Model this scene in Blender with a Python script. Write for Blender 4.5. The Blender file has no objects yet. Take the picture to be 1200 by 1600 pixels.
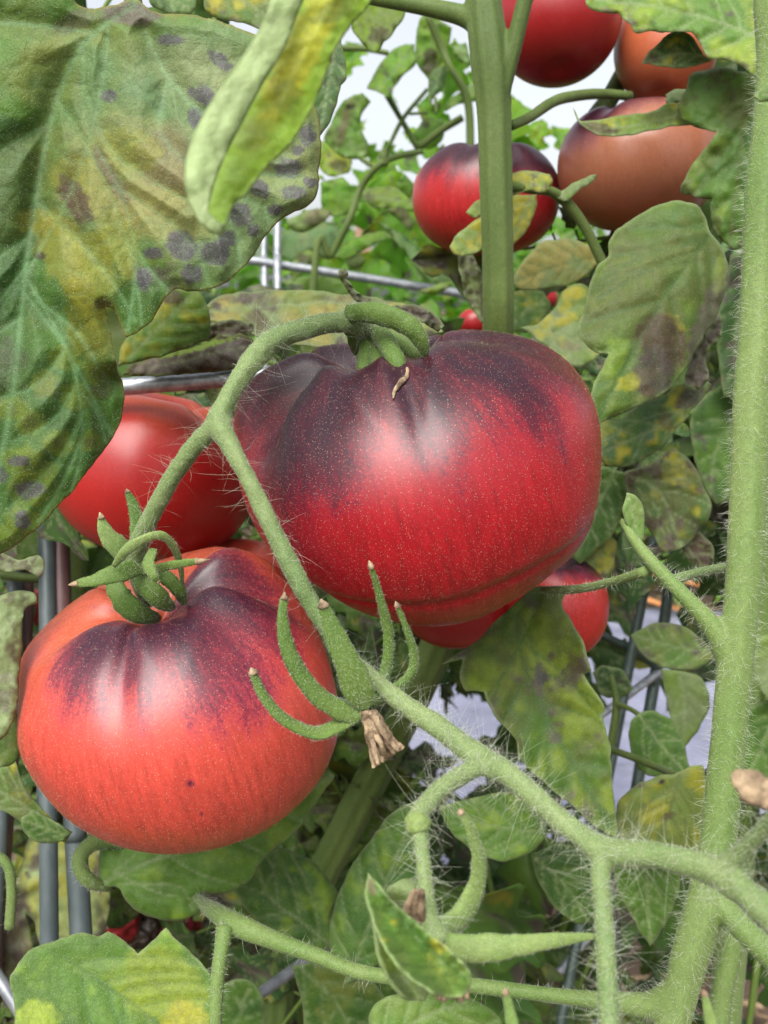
import bpy, bmesh, math, random
import numpy as np
from mathutils import Vector, Matrix
from mathutils.geometry import delaunay_2d_cdt

random.seed(7)
RNG = np.random.default_rng(11)
SC = bpy.context.scene
COL = SC.collection

# ------------------------------------------------------------------ camera, sky, sun, exposure
F = 1504.0                       # focal length in pixels of the 1200 x 1600 photograph
PITCH = math.radians(12.0)
CAM = np.array([0.0, 0.0, 0.95])
cd = bpy.data.cameras.new('camera')
cam = bpy.data.objects.new('camera', cd)
COL.objects.link(cam)
cam.location = CAM
cam.rotation_euler = (math.pi / 2 - PITCH, 0, 0)
cd.sensor_fit = 'VERTICAL'
cd.sensor_height = 36.0
cd.sensor_width = 27.0
cd.lens = 36.0 * F / 1600.0
cd.clip_start = 0.01
cd.clip_end = 400.0
cd.dof.use_dof = True
cd.dof.focus_distance = 0.255
cd.dof.aperture_fstop = 23.0
SC.camera = cam

SUN_EL, SUN_AZ = math.radians(52), math.radians(-160)   # azimuth measured from +Y towards +X: behind the camera, to its left
w = bpy.data.worlds.new('World')
SC.world = w
w.use_nodes = True
wn, wl = w.node_tree.nodes, w.node_tree.links
for n in list(wn):
    wn.remove(n)
sky = wn.new('ShaderNodeTexSky')
sky.sky_type = 'NISHITA'
sky.sun_disc = False
sky.sun_elevation = SUN_EL
sky.sun_rotation = SUN_AZ
sky.air_density = 1.0
sky.dust_density = 4.0
sky.ozone_density = 1.0
hs = wn.new('ShaderNodeHueSaturation')
hs.inputs['Saturation'].default_value = 0.26
hs.inputs['Value'].default_value = 1.0
bg = wn.new('ShaderNodeBackground')
bg.inputs['Strength'].default_value = 0.078
wo = wn.new('ShaderNodeOutputWorld')
wl.new(sky.outputs[0], hs.inputs['Color'])
wl.new(hs.outputs[0], bg.inputs['Color'])
wl.new(bg.outputs[0], wo.inputs['Surface'])

sd = bpy.data.lights.new('sun', 'SUN')
sun = bpy.data.objects.new('sun', sd)
COL.objects.link(sun)
sd.energy = 1.6
sd.angle = math.radians(50)
sd.color = (1.0, 0.97, 0.92)
sdir = Vector((math.sin(SUN_AZ) * math.cos(SUN_EL), math.cos(SUN_AZ) * math.cos(SUN_EL), math.sin(SUN_EL)))
sun.rotation_euler = sdir.to_track_quat('Z', 'Y').to_euler()
sun.location = (-2, -3, 5)

SC.view_settings.view_transform = 'Standard'
SC.view_settings.look = 'None'
SC.view_settings.gamma = 1.0
SC.view_settings.exposure = 1.72
SC.view_settings.use_curve_mapping = False
SC.cycles.max_bounces = 8
SC.cycles.use_denoising = True

# ------------------------------------------------------------------ points, noise, small maths
RIGHT = np.array([1.0, 0, 0])
FWD = np.array([0, math.cos(PITCH), -math.sin(PITCH)])
UP = np.array([0, math.sin(PITCH), math.cos(PITCH)])


def P(px, py, d):
    """the place in the garden seen at pixel (px, py), d metres out along the view axis"""
    px, py, d = np.asarray(px, float), np.asarray(py, float), np.asarray(d, float)
    return CAM + d[..., None] * FWD + ((px - 600) / F * d)[..., None] * RIGHT - ((py - 800) / F * d)[..., None] * UP


def hash3(i, j, k, seed):
    h = (i.astype(np.int64) * 374761393 + j.astype(np.int64) * 668265263 + k.astype(np.int64) * 2147483647 + seed * 974634777) & 0x7fffffff
    h = ((h ^ (h >> 13)) * 1274126177) & 0x7fffffff
    h = ((h ^ (h >> 16)) * 668265263) & 0x7fffffff
    return (h & 0xffff) / 65535.0


def vnoise(p, seed=0):
    p = np.asarray(p, float)
    i = np.floor(p).astype(np.int64)
    f = p - i
    f = f * f * (3 - 2 * f)
    r = 0
    for a in (0, 1):
        wa = f[:, 0] if a else 1 - f[:, 0]
        for b in (0, 1):
            wb = f[:, 1] if b else 1 - f[:, 1]
            for c in (0, 1):
                wc = f[:, 2] if c else 1 - f[:, 2]
                r = r + wa * wb * wc * hash3(i[:, 0] + a, i[:, 1] + b, i[:, 2] + c, seed)
    return r


def fbm(p, seed=0, o=4):
    p = np.asarray(p, float)
    if p.shape[1] == 2:
        p = np.column_stack([p, np.full(len(p), 0.37)])
    s, a, t = 0, 1.0, 0
    for k in range(o):
        s = s + a * vnoise(p * 2 ** k + 17.3 * k, seed + k)
        t += a
        a *= 0.5
    return s / t


def sstep(a, b, x):
    t = np.clip((x - a) / (b - a), 0, 1)
    return t * t * (3 - 2 * t)


def catmull(pts, n):
    """smooth curve through the rows of pts, n samples, even by index"""
    pts = np.asarray(pts, float)
    m = len(pts)
    if m == 2:
        t = np.linspace(0, 1, n)[:, None]
        return pts[0] * (1 - t) + pts[1] * t
    e = np.vstack([2 * pts[0] - pts[1], pts, 2 * pts[-1] - pts[-2]])
    u = np.linspace(0, m - 1, n)
    i = np.minimum(u.astype(int), m - 2)
    t = (u - i)[:, None]
    p0, p1, p2, p3 = e[i], e[i + 1], e[i + 2], e[i + 3]
    return 0.5 * (2 * p1 + (p2 - p0) * t + (2 * p0 - 5 * p1 + 4 * p2 - p3) * t ** 2 + (3 * p1 - p0 - 3 * p2 + p3) * t ** 3)


def nrm(v):
    return v / np.maximum(np.linalg.norm(v, axis=-1, keepdims=True), 1e-12)


def vnormals(v, f):
    f = np.asarray(f)
    n = np.zeros_like(v)
    if f.shape[1] == 4:
        fn = np.cross(v[f[:, 2]] - v[f[:, 0]], v[f[:, 3]] - v[f[:, 1]])
    else:
        fn = np.cross(v[f[:, 1]] - v[f[:, 0]], v[f[:, 2]] - v[f[:, 0]])
    for k in range(f.shape[1]):
        np.add.at(n, f[:, k], fn)
    return nrm(n)


# ------------------------------------------------------------------ objects
def origin(o):
    p = np.zeros(3)
    while o is not None:
        p = p + np.array(o.location)
        o = o.parent
    return p


def mesh_data(name, v, faces, mat, pig=None, smooth=True):
    me = bpy.data.meshes.new(name)
    if isinstance(faces, np.ndarray):
        faces = faces.tolist()
    me.from_pydata(np.asarray(v, float).tolist(), [], faces)
    if mat is not None:
        me.materials.append(mat)
    if pig is not None:
        at = me.color_attributes.new('pigment', 'FLOAT_COLOR', 'POINT')
        c = np.ones((len(v), 4), np.float32)
        c[:, :pig.shape[1]] = pig
        c[:, :3] *= ALBEDO
        at.data.foreach_set('color', c.ravel())
    if smooth:
        me.polygons.foreach_set('use_smooth', [True] * len(me.polygons))
    me.update()
    return me


def build(name, v, faces, mat, parent=None, pig=None, smooth=True, label=None, kind=None):
    v = np.asarray(v, float)
    if parent is not None:
        v = v - origin(parent)
    o = bpy.data.objects.new(name, mesh_data(name, v, faces, mat, pig, smooth))
    COL.objects.link(o)
    o.parent = parent
    if label:
        o['label'] = label
    if kind:
        o['kind'] = kind
    return o


def tag(o, label, cat, group=None):
    o['label'] = label
    o['category'] = cat
    if group:
        o['group'] = group
    return o


def thing(name, loc, label, cat, group=None):
    o = bpy.data.objects.new(name, None)
    o.empty_display_size = 0.02
    o.location = [float(q) for q in loc]
    COL.objects.link(o)
    return tag(o, label, cat, group)


ALBEDO = 0.82


class MB:
    """collects pieces into one mesh"""
    def __init__(self):
        self.v, self.f, self.n = [], [], 0

    def add(self, v, f):
        self.v.append(np.asarray(v, float))
        self.f += (np.asarray(f) + self.n).tolist() if isinstance(f, np.ndarray) else [[i + self.n for i in q] for q in f]
        self.n += len(v)
        return self

    def verts(self):
        return np.vstack(self.v)


def tube(pts, rad, n=12, seg=None, flat=1.0, side=None, rib=0.0, nrib=6, wob=0.0, seed=0, groove=0.0, cap=True):
    """a tapered tube along world points; flat < 1 gives a strap whose wide side lies along `side`"""
    pts = np.asarray(pts, float)
    rad = np.asarray(rad, float)
    seg = seg or max(6, 6 * (len(pts) - 1))
    q = catmull(np.column_stack([pts, rad]), seg)
    c, r = q[:, :3], np.maximum(q[:, 3], 1e-5)
    t = nrm(np.gradient(c, axis=0))
    if side is None:
        ref = np.array([0.13, -0.9, 0.2]) if abs(t[0] @ np.array([0.13, -0.9, 0.2])) < 0.85 else np.array([1.0, 0, 0])
        a = np.zeros_like(c)
        a[0] = nrm(np.cross(t[0], ref))
        for i in range(1, len(c)):
            a[i] = nrm(a[i - 1] - (a[i - 1] @ t[i]) * t[i])
    else:
        view = nrm(c - CAM)
        a = nrm(np.cross(t, view))
        b0 = nrm(np.cross(t, a))
        a = a * math.cos(side) + b0 * math.sin(side)
    b = nrm(np.cross(t, a))
    th = np.linspace(0, 2 * math.pi, n, endpoint=False)
    R = r[:, None] * (1 + rib * np.cos(nrib * th)[None, :])
    if wob:
        R = R * (1 + wob * (2 * fbm(np.column_stack([np.repeat(np.arange(len(c)), n) * 0.35, np.tile(th, len(c)) * 1.2]), seed, 3).reshape(len(c), n) - 1))
    ca, sa = np.cos(th)[None, :], np.sin(th)[None, :] * flat
    if groove:
        sa = sa - groove * (1 - np.cos(th)[None, :] ** 2)
    v = c[:, None, :] + (R * ca)[..., None] * a[:, None, :] + (R * sa)[..., None] * b[:, None, :]
    v = v.reshape(-1, 3)
    i = np.arange(len(c) - 1)[:, None] * n
    j = np.arange(n)[None, :]
    k = (j + 1) % n
    f = np.stack([i + j, i + k, i + n + k, i + n + j], -1).reshape(-1, 4).tolist()
    if cap:
        v = np.vstack([v, c[0] - t[0] * r[0] * .3, c[-1] + t[-1] * r[-1] * .5])
        m = len(c) * n
        f += [[(q + 1) % n, q, m] for q in range(n)]
        f += [[m - n + q, m - n + (q + 1) % n, m + 1] for q in range(n)]
    return v, f


def ptube(rows, **kw):
    """tube from rows (px, py, depth, radius in px)"""
    rows = np.asarray(rows, float)
    return tube(P(rows[:, 0], rows[:, 1], rows[:, 2]), rows[:, 3] * rows[:, 2] / F, **kw)


def fuse(o, voxel, smooth=8):
    """weld the overlapping tubes of one mesh into one skin with soft forks"""
    m = o.modifiers.new('weld', 'REMESH')
    m.mode = 'VOXEL'
    m.voxel_size = voxel
    s = o.modifiers.new('soften', 'SMOOTH')
    s.factor = 0.5
    s.iterations = smooth
    dg = bpy.context.evaluated_depsgraph_get()
    me = bpy.data.meshes.new_from_object(o.evaluated_get(dg))
    o.modifiers.clear()
    old = o.data
    o.data = me
    me.name = o.name
    if not me.materials:
        me.materials.append(old.materials[0])
    me.polygons.foreach_set('use_smooth', [True] * len(me.polygons))
    bpy.data.meshes.remove(old)
    return o


def mesh_arrays(o):
    me = o.data
    v = np.empty(len(me.vertices) * 3)
    me.vertices.foreach_get('co', v)
    me.calc_loop_triangles()
    t = np.empty(len(me.loop_triangles) * 3, int)
    me.loop_triangles.foreach_get('vertices', t)
    return v.reshape(-1, 3) + origin(o), t.reshape(-1, 3)


def hairs(o, count, length, rad, mat, name='hairs', curl=0.5, droop=0.2, weight=None, sides=3, segs=3, seed=1, jitter=0.35):
    """real hairs on an object's skin, joined as one part of it"""
    rng = np.random.default_rng(seed)
    v, t = mesh_arrays(o)
    cr = np.cross(v[t[:, 1]] - v[t[:, 0]], v[t[:, 2]] - v[t[:, 0]])
    ar = np.linalg.norm(cr, axis=1)
    fn = nrm(cr)
    if weight is not None:
        ar = ar * weight(v[t].mean(1))
    pick = rng.choice(len(t), count, p=ar / ar.sum())
    u = rng.random((count, 2))
    u[u.sum(1) > 1] = 1 - u[u.sum(1) > 1]
    p = v[t[pick, 0]] * (1 - u.sum(1))[:, None] + v[t[pick, 1]] * u[:, :1] + v[t[pick, 2]] * u[:, 1:]
    n = fn[pick]
    L = length * (0.45 + 0.75 * rng.random(count))
    d = nrm(n + jitter * rng.normal(size=(count, 3)))
    bend = curl * rng.normal(size=(count, 3)) + np.array([0, 0, -droop])
    a = nrm(np.cross(d, rng.normal(size=(count, 3))))
    b = np.cross(d, a)
    th = np.linspace(0, 2 * math.pi, sides, endpoint=False)
    ring = []
    for s in range(segs):
        k = s / segs
        c = p + d * (L * k)[:, None] + bend * (L * k * k)[:, None]
        r = rad * (1 - 0.75 * k)
        for q in th:
            ring.append(c + r * (math.cos(q) * a + math.sin(q) * b))
    ring.append(p + d * L[:, None] + bend * L[:, None])
    V = np.stack(ring, 1)
    m = V.shape[1]
    fl = []
    for s in range(segs - 1):
        for q in range(sides):
            q2 = (q + 1) % sides
            x0, x1, y0, y1 = s * sides + q, s * sides + q2, (s + 1) * sides + q, (s + 1) * sides + q2
            fl += [[x0, x1, y1], [x0, y1, y0]]
    for q in range(sides):
        fl.append([(segs - 1) * sides + q, (segs - 1) * sides + (q + 1) % sides, m - 1])
    Fc = (np.array(fl)[None] + (np.arange(count) * m)[:, None, None]).reshape(-1, 3)
    V = V.reshape(-1, 3)
    return build(name, V, Fc, mat, o, kind='stuff')


# ------------------------------------------------------------------ materials
def new_mat(name):
    m = bpy.data.materials.new(name)
    m.use_nodes = True
    nt = m.node_tree
    for n in list(nt.nodes):
        nt.nodes.remove(n)
    return m, nt


def N(nt, kind, **kw):
    n = nt.nodes.new('ShaderNode' + kind)
    for k, val in kw.items():
        if hasattr(n, k):
            setattr(n, k, val)
        else:
            n.inputs[k.replace('_', ' ')].default_value = val
    return n


def ramp(nt, src, stops):
    r = nt.nodes.new('ShaderNodeValToRGB')
    e = r.color_ramp.elements
    while len(e) < len(stops):
        e.new(0.5)
    for q, (p, c) in zip(e, stops):
        q.position = p
        q.color = (c, c, c, 1) if isinstance(c, (int, float)) else (*c, 1)
    nt.links.new(src, r.inputs[0])
    return r.outputs[0]


def mixc(nt, fac, a, b, mode='MIX'):
    m = nt.nodes.new('ShaderNodeMix')
    m.data_type = 'RGBA'
    m.blend_type = mode
    for sock, val in ((m.inputs[0], fac), (m.inputs[6], a), (m.inputs[7], b)):
        if isinstance(val, (int, float)):
            sock.default_value = val
        elif isinstance(val, tuple):
            sock.default_value = (*val, 1)
        else:
            nt.links.new(val, sock)
    return m.outputs[2]


def math_(nt, op, a, b=None, clamp=False):
    m = nt.nodes.new('ShaderNodeMath')
    m.operation = op
    m.use_clamp = clamp
    for s, val in ((m.inputs[0], a), (m.inputs[1], b)):
        if val is None:
            continue
        if isinstance(val, (int, float)):
            s.default_value = val
        else:
            nt.links.new(val, s)
    return m.outputs[0]


def leaf_material(name, transl=0.28, rough=0.5, speck=0.5, cell=420.0, bump=0.5):
    m, nt = new_mat(name)
    L = nt.links.new
    at = N(nt, 'Attribute', attribute_name='pigment')
    geo = N(nt, 'TexCoord')
    big = N(nt, 'TexNoise', Scale=260.0, Detail=5.0, Roughness=0.65)
    L(geo.outputs['Object'], big.inputs['Vector'])
    fine = N(nt, 'TexNoise', Scale=1500.0, Detail=3.0, Roughness=0.7)
    L(geo.outputs['Object'], fine.inputs['Vector'])
    vor = N(nt, 'TexVoronoi', feature='DISTANCE_TO_EDGE', Scale=cell)
    warp = N(nt, 'TexNoise', Scale=300.0, Detail=2.0)
    L(geo.outputs['Object'], warp.inputs['Vector'])
    wv = mixc(nt, 0.004, geo.outputs['Object'], warp.outputs['Color'], 'ADD')
    L(wv, vor.inputs['Vector'])
    net = ramp(nt, vor.outputs['Distance'], [(0.0, 0.0), (0.07, 1.0)])
    dots = N(nt, 'TexVoronoi', feature='F1', Scale=2300.0)
    L(geo.outputs['Object'], dots.inputs['Vector'])
    dm = ramp(nt, dots.outputs['Distance'], [(0.0, 1.0), (0.22, 1.0), (0.34, 0.0)])
    dsel = ramp(nt, dots.outputs['Color'], [(0.0, 0.0), (0.62, 0.0), (0.75, 1.0)])
    dm = math_(nt, 'MULTIPLY', dm, dsel)
    c = mixc(nt, 0.75, at.outputs['Color'], ramp(nt, big.outputs[0], [(0.3, 0.82), (0.7, 1.16)]), 'MULTIPLY')
    c = mixc(nt, 0.4, c, ramp(nt, fine.outputs[0], [(0.3, 0.80), (0.72, 1.2)]), 'MULTIPLY')
    lite = mixc(nt, 0.5, c, mixc(nt, 1.0, c, (0.45, 0.5, 0.5), 'MULTIPLY'))
    c = mixc(nt, math_(nt, 'MULTIPLY', math_(nt, 'SUBTRACT', 1.0, net), 0.16), c, lite)
    c = mixc(nt, math_(nt, 'MULTIPLY', dm, speck), c, mixc(nt, 0.7, c, (0.55, 0.55, 0.32)))
    hgt = math_(nt, 'ADD', math_(nt, 'MULTIPLY', net, 0.22), math_(nt, 'MULTIPLY', fine.outputs[0], 0.8))
    hgt = math_(nt, 'ADD', hgt, math_(nt, 'MULTIPLY', dm, 0.5))
    bp = N(nt, 'Bump', Strength=bump, Distance=0.0004)
    L(hgt, bp.inputs['Height'])
    pb = N(nt, 'BsdfPrincipled', Roughness=rough)
    pb.inputs['Specular IOR Level'].default_value = 0.28
    pb.inputs['Sheen Weight'].default_value = 0.05
    pb.inputs['Sheen Roughness'].default_value = 0.4
    L(c, pb.inputs['Base Color'])
    L(bp.outputs[0], pb.inputs['Normal'])
    tr = N(nt, 'BsdfTranslucent')
    L(mixc(nt, 1.0, c, (1.6, 1.9, 0.7), 'MULTIPLY'), tr.inputs['Color'])
    ms = N(nt, 'MixShader')
    ms.inputs[0].default_value = transl
    L(pb.outputs[0], ms.inputs[1])
    L(tr.outputs[0], ms.inputs[2])
    out = N(nt, 'OutputMaterial')
    L(ms.outputs[0], out.inputs['Surface'])
    return m


def stem_material(name, c1, c2, c3, speck=0.7, scale=1.0):
    """pale green skin covered in pale gland dots"""
    m, nt = new_mat(name)
    L = nt.links.new
    tc = N(nt, 'TexCoord')
    n1 = N(nt, 'TexNoise', Scale=45.0 * scale, Detail=4.0, Roughness=0.6)
    mp = N(nt, 'Mapping')
    mp.inputs['Scale'].default_value = (1, 1, 0.3)
    L(tc.outputs['Object'], mp.inputs['Vector'])
    L(mp.outputs[0], n1.inputs['Vector'])
    n2 = N(nt, 'TexNoise', Scale=900.0 * scale, Detail=3.0, Roughness=0.7)
    L(tc.outputs['Object'], n2.inputs['Vector'])
    d = N(nt, 'TexVoronoi', feature='F1', Scale=2100.0 * scale)
    L(tc.outputs['Object'], d.inputs['Vector'])
    dm = ramp(nt, d.outputs['Distance'], [(0.0, 1.0), (0.25, 1.0), (0.42, 0.0)])
    c = mixc(nt, ramp(nt, n1.outputs[0], [(0.35, 0.0), (0.65, 1.0)]), tuple(q * 0.78 for q in c1), tuple(q * 0.78 for q in c2))
    c3 = tuple(q * 0.78 for q in c3)
    c = mixc(nt, 0.55, c, ramp(nt, n2.outputs[0], [(0.3, 0.65), (0.7, 1.3)]), 'MULTIPLY')
    c = mixc(nt, math_(nt, 'MULTIPLY', dm, speck), c, c3)
    h = math_(nt, 'ADD', n2.outputs[0], math_(nt, 'MULTIPLY', dm, 0.8))
    bp = N(nt, 'Bump', Strength=0.55, Distance=0.0003)
    L(h, bp.inputs['Height'])
    pb = N(nt, 'BsdfPrincipled', Roughness=0.55)
    pb.inputs['Subsurface Weight'].default_value = 0.15
    pb.inputs['Subsurface Radius'].default_value = (0.6, 1.0, 0.3)
    pb.inputs['Subsurface Scale'].default_value = 0.0015
    pb.inputs['Sheen Weight'].default_value = 0.10
    pb.inputs['Sheen Roughness'].default_value = 0.35
    pb.inputs['Specular IOR Level'].default_value = 0.22
    L(c, pb.inputs['Base Color'])
    L(bp.outputs[0], pb.inputs['Normal'])
    out = N(nt, 'OutputMaterial')
    L(pb.outputs[0], out.inputs['Surface'])
    return m


def tomato_material(name, dark=(0.009, 0.003, 0.009), mid=(0.13, 0.005, 0.020), rough=0.37, spk=0.55, streak=1.0):
    """skin: the ripening colour is stored per vertex, the anthocyanin mask in its alpha; streaks run along the meridians"""
    m, nt = new_mat(name)
    L = nt.links.new
    at = N(nt, 'Attribute', attribute_name='pigment')
    pol = N(nt, 'Attribute', attribute_name='meridian')
    tc = N(nt, 'TexCoord')
    mp = N(nt, 'Mapping')
    mp.inputs['Scale'].default_value = (5.0, 1.1, 1.0)
    L(pol.outputs['Vector'], mp.inputs['Vector'])
    s1 = N(nt, 'TexNoise', Scale=1.0, Detail=6.0, Roughness=0.68)
    L(mp.outputs[0], s1.inputs['Vector'])
    mp2 = N(nt, 'Mapping')
    mp2.inputs['Scale'].default_value = (30.0, 4.5, 1.0)
    L(pol.outputs['Vector'], mp2.inputs['Vector'])
    s2 = N(nt, 'TexNoise', Scale=1.0, Detail=4.0, Roughness=0.7)
    L(mp2.outputs[0], s2.inputs['Vector'])
    fine = N(nt, 'TexNoise', Scale=1100.0, Detail=3.0, Roughness=0.75)
    L(tc.outputs['Object'], fine.inputs['Vector'])
    a = at.outputs['Alpha']
    q = math_(nt, 'ADD', a, math_(nt, 'MULTIPLY', math_(nt, 'SUBTRACT', s1.outputs[0], 0.5), 1.7 * streak))
    q = math_(nt, 'ADD', q, math_(nt, 'MULTIPLY', math_(nt, 'SUBTRACT', s2.outputs[0], 0.5), 1.15 * streak))
    q = math_(nt, 'ADD', q, math_(nt, 'MULTIPLY', math_(nt, 'SUBTRACT', fine.outputs[0], 0.5), 1.5))
    k_mid = ramp(nt, q, [(0.0, 0.0), (0.62, 1.0)])
    k_dark = ramp(nt, math_(nt, 'MULTIPLY', q, 0.7), [(0.22, 0.0), (0.60, 0.72), (0.95, 1.0)])
    stv = ramp(nt, s2.outputs[0], [(0.34, 0.72), (0.62, 1.12)])
    base = mixc(nt, 0.9 * min(1.0, streak), at.outputs['Color'], stv, 'MULTIPLY')
    base = mixc(nt, 0.5, base, ramp(nt, fine.outputs[0], [(0.3, 0.7), (0.7, 1.28)]), 'MULTIPLY')
    c = mixc(nt, math_(nt, 'MULTIPLY', k_mid, 0.68), base, mid)
    c = mixc(nt, math_(nt, 'MULTIPLY', k_dark, 0.95), c, dark)
    # pale dots of the fuzz
    d = N(nt, 'TexVoronoi', feature='F1', Scale=1700.0)
    L(tc.outputs['Object'], d.inputs['Vector'])
    dm = ramp(nt, d.outputs['Distance'], [(0.0, 1.0), (0.12, 0.9), (0.26, 0.0)])
    sel = ramp(nt, d.outputs['Color'], [(0.0, 0.0), (0.4, 0.0), (0.9, 1.0)])
    dm = math_(nt, 'MULTIPLY', math_(nt, 'MULTIPLY', dm, sel), spk)
    c = mixc(nt, dm, c, (0.75, 0.50, 0.36))
    bp = N(nt, 'Bump', Strength=0.22, Distance=0.0002)
    L(math_(nt, 'ADD', fine.outputs[0], dm), bp.inputs['Height'])
    pb = N(nt, 'BsdfPrincipled', Roughness=rough)
    pb.inputs['Specular IOR Level'].default_value = 0.47
    pb.inputs['Subsurface Weight'].default_value = 0.12
    pb.inputs['Subsurface Radius'].default_value = (1.0, 0.25, 0.12)
    pb.inputs['Subsurface Scale'].default_value = 0.003
    pb.inputs['Sheen Weight'].default_value = 0.0
    pb.inputs['Sheen Roughness'].default_value = 0.4
    L(c, pb.inputs['Base Color'])
    L(bp.outputs[0], pb.inputs['Normal'])
    out = N(nt, 'OutputMaterial')
    L(pb.outputs[0], out.inputs['Surface'])
    return m


def plain_material(name, c1, c2, scale=60.0, rough=0.6, metal=0.0, bump=0.3, dist=0.001, stretch=(1, 1, 1), stops=(0.35, 0.65)):
    m, nt = new_mat(name)
    L = nt.links.new
    tc = N(nt, 'TexCoord')
    mp = N(nt, 'Mapping')
    mp.inputs['Scale'].default_value = stretch
    L(tc.outputs['Object'], mp.inputs['Vector'])
    n1 = N(nt, 'TexNoise', Scale=scale, Detail=6.0, Roughness=0.65)
    L(mp.outputs[0], n1.inputs['Vector'])
    c = mixc(nt, ramp(nt, n1.outputs[0], [(stops[0], 0.0), (stops[1], 1.0)]), c1, c2)
    bp = N(nt, 'Bump', Strength=bump, Distance=dist)
    L(n1.outputs[0], bp.inputs['Height'])
    pb = N(nt, 'BsdfPrincipled', Roughness=rough, Metallic=metal)
    L(c, pb.inputs['Base Color'])
    L(bp.outputs[0], pb.inputs['Normal'])
    out = N(nt, 'OutputMaterial')
    L(pb.outputs[0], out.inputs['Surface'])
    return m


def hair_material(name, col):
    m, nt = new_mat(name)
    L = nt.links.new
    d = N(nt, 'BsdfPrincipled', Roughness=0.45)
    d.inputs['Base Color'].default_value = (*col, 1)
    t = N(nt, 'BsdfTranslucent')
    t.inputs['Color'].default_value = (*col, 1)
    ms = N(nt, 'MixShader')
    ms.inputs[0].default_value = 0.45
    L(d.outputs[0], ms.inputs[1])
    L(t.outputs[0], ms.inputs[2])
    out = N(nt, 'OutputMaterial')
    L(ms.outputs[0], out.inputs['Surface'])
    return m


M = {
    'leaf_near': leaf_material('near_leaf_skin', 0.22, 0.5, 0.4, 420.0, 0.6),
    'leaf_glow': leaf_material('curled_leaf_skin', 0.3, 0.5, 0.2, 380.0, 0.3),
    'leaf': leaf_material('leaf_skin', 0.3, 0.5, 0.35, 380.0, 0.5),
    'leaf_far': leaf_material('far_leaf_skin', 0.6, 0.5, 0.0, 120.0, 0.3),
    'stem': stem_material('hairy_stem_skin', (0.112, 0.192, 0.045), (0.17, 0.245, 0.075), (0.34, 0.40, 0.15), 0.35),
    'stem_truss': stem_material('fruit_truss_skin', (0.115, 0.19, 0.06), (0.185, 0.255, 0.095), (0.38, 0.40, 0.20), 0.5),
    'stem_dark': stem_material('smooth_stem_skin', (0.07, 0.115, 0.022), (0.115, 0.165, 0.04), (0.18, 0.23, 0.08), 0.3),
    'sepal': stem_material('sepal_skin', (0.075, 0.145, 0.022), (0.13, 0.205, 0.04), (0.24, 0.32, 0.11), 0.35),
    'sepal_pale': stem_material('pale_sepal_skin', (0.135, 0.225, 0.055), (0.21, 0.28, 0.085), (0.34, 0.38, 0.18), 0.3),
    'dry': plain_material('dried_flower_skin', (0.07, 0.042, 0.022), (0.34, 0.25, 0.15), 420.0, 0.8, 0, 0.8, 0.0006),
    'hair': hair_material('plant_hair', (0.72, 0.76, 0.62)),
    'fuzz': hair_material('fruit_fuzz', (0.85, 0.72, 0.55)),
    'tomato': tomato_material('striped_tomato_skin'),
    'tomato_coral': tomato_material('coral_tomato_skin', (0.020, 0.006, 0.016), (0.19, 0.010, 0.045), 0.36),
    'tomato_plain': tomato_material('plain_tomato_skin', (0.03, 0.008, 0.02), (0.16, 0.008, 0.025), 0.34, 0.15, 0.22),
    'tomato_soft': tomato_material('half_ripe_tomato_skin', (0.03, 0.008, 0.02), (0.16, 0.03, 0.035), 0.30, 0.1, 0.4),
    'zinc': plain_material('galvanised_wire', (0.22, 0.24, 0.26), (0.52, 0.55, 0.58), 240.0, 0.42, 0.75, 0.4, 0.0003),
    'white_wire': plain_material('bright_wire', (0.17, 0.185, 0.20), (0.32, 0.335, 0.36), 120.0, 0.45, 0.5, 0.2, 0.0003),
    'pipe': plain_material('blue_grey_coated_wire', (0.055, 0.075, 0.078), (0.095, 0.12, 0.122), 90.0, 0.42, 0.1, 0.25, 0.0003, (1, 1, 0.25)),
    'rust': plain_material('red_brown_coated_wire', (0.07, 0.035, 0.036), (0.135, 0.07, 0.066), 80.0, 0.45, 0.1, 0.3, 0.0003, (1, 1, 0.2)),
    'green_wire': plain_material('dark_green_wire', (0.03, 0.05, 0.04), (0.07, 0.10, 0.085), 100.0, 0.4, 0.2, 0.25, 0.0003),
    'soil': plain_material('brown_soil', (0.05, 0.032, 0.02), (0.15, 0.10, 0.065), 14.0, 0.95, 0, 1.0, 0.03),
    'straw': plain_material('straw', (0.20, 0.12, 0.06), (0.42, 0.30, 0.17), 30.0, 0.8),
    'mulch': plain_material('lilac_grey_ground_cloth', (0.15, 0.155, 0.22), (0.24, 0.245, 0.33), 9.0, 0.45, 0, 0.6, 0.03),
    'blue': plain_material('blue_plastic', (0.10, 0.22, 0.55), (0.22, 0.36, 0.7), 15.0, 0.4),
    'twine': plain_material('orange_twine', (0.45, 0.16, 0.05), (0.6, 0.27, 0.1), 200.0, 0.8),
    'wood': plain_material('weathered_wood', (0.22, 0.13, 0.08), (0.40, 0.27, 0.18), 50.0, 0.8, 0, 0.5, 0.002, (1, 1, 0.15)),
}

# pigments (linear albedo)
DARK = np.array((0.026, 0.072, 0.016))
DEEP = np.array((0.046, 0.115, 0.018))
GREEN = np.array((0.092, 0.192, 0.024))
LIGHT = np.array((0.155, 0.24, 0.045))
BLUISH = np.array((0.12, 0.235, 0.095))
PALE = np.array((0.25, 0.32, 0.14))
LIME = np.array((0.21, 0.33, 0.03))
YELLOW = np.array((0.42, 0.38, 0.03))
OLIVE = np.array((0.165, 0.21, 0.04))
TAN = np.array((0.25, 0.20, 0.12))
BROWN = np.array((0.075, 0.05, 0.026))
GREYBROWN = np.array((0.095, 0.075, 0.062))
NECRO = np.array((0.085, 0.078, 0.088))


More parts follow.
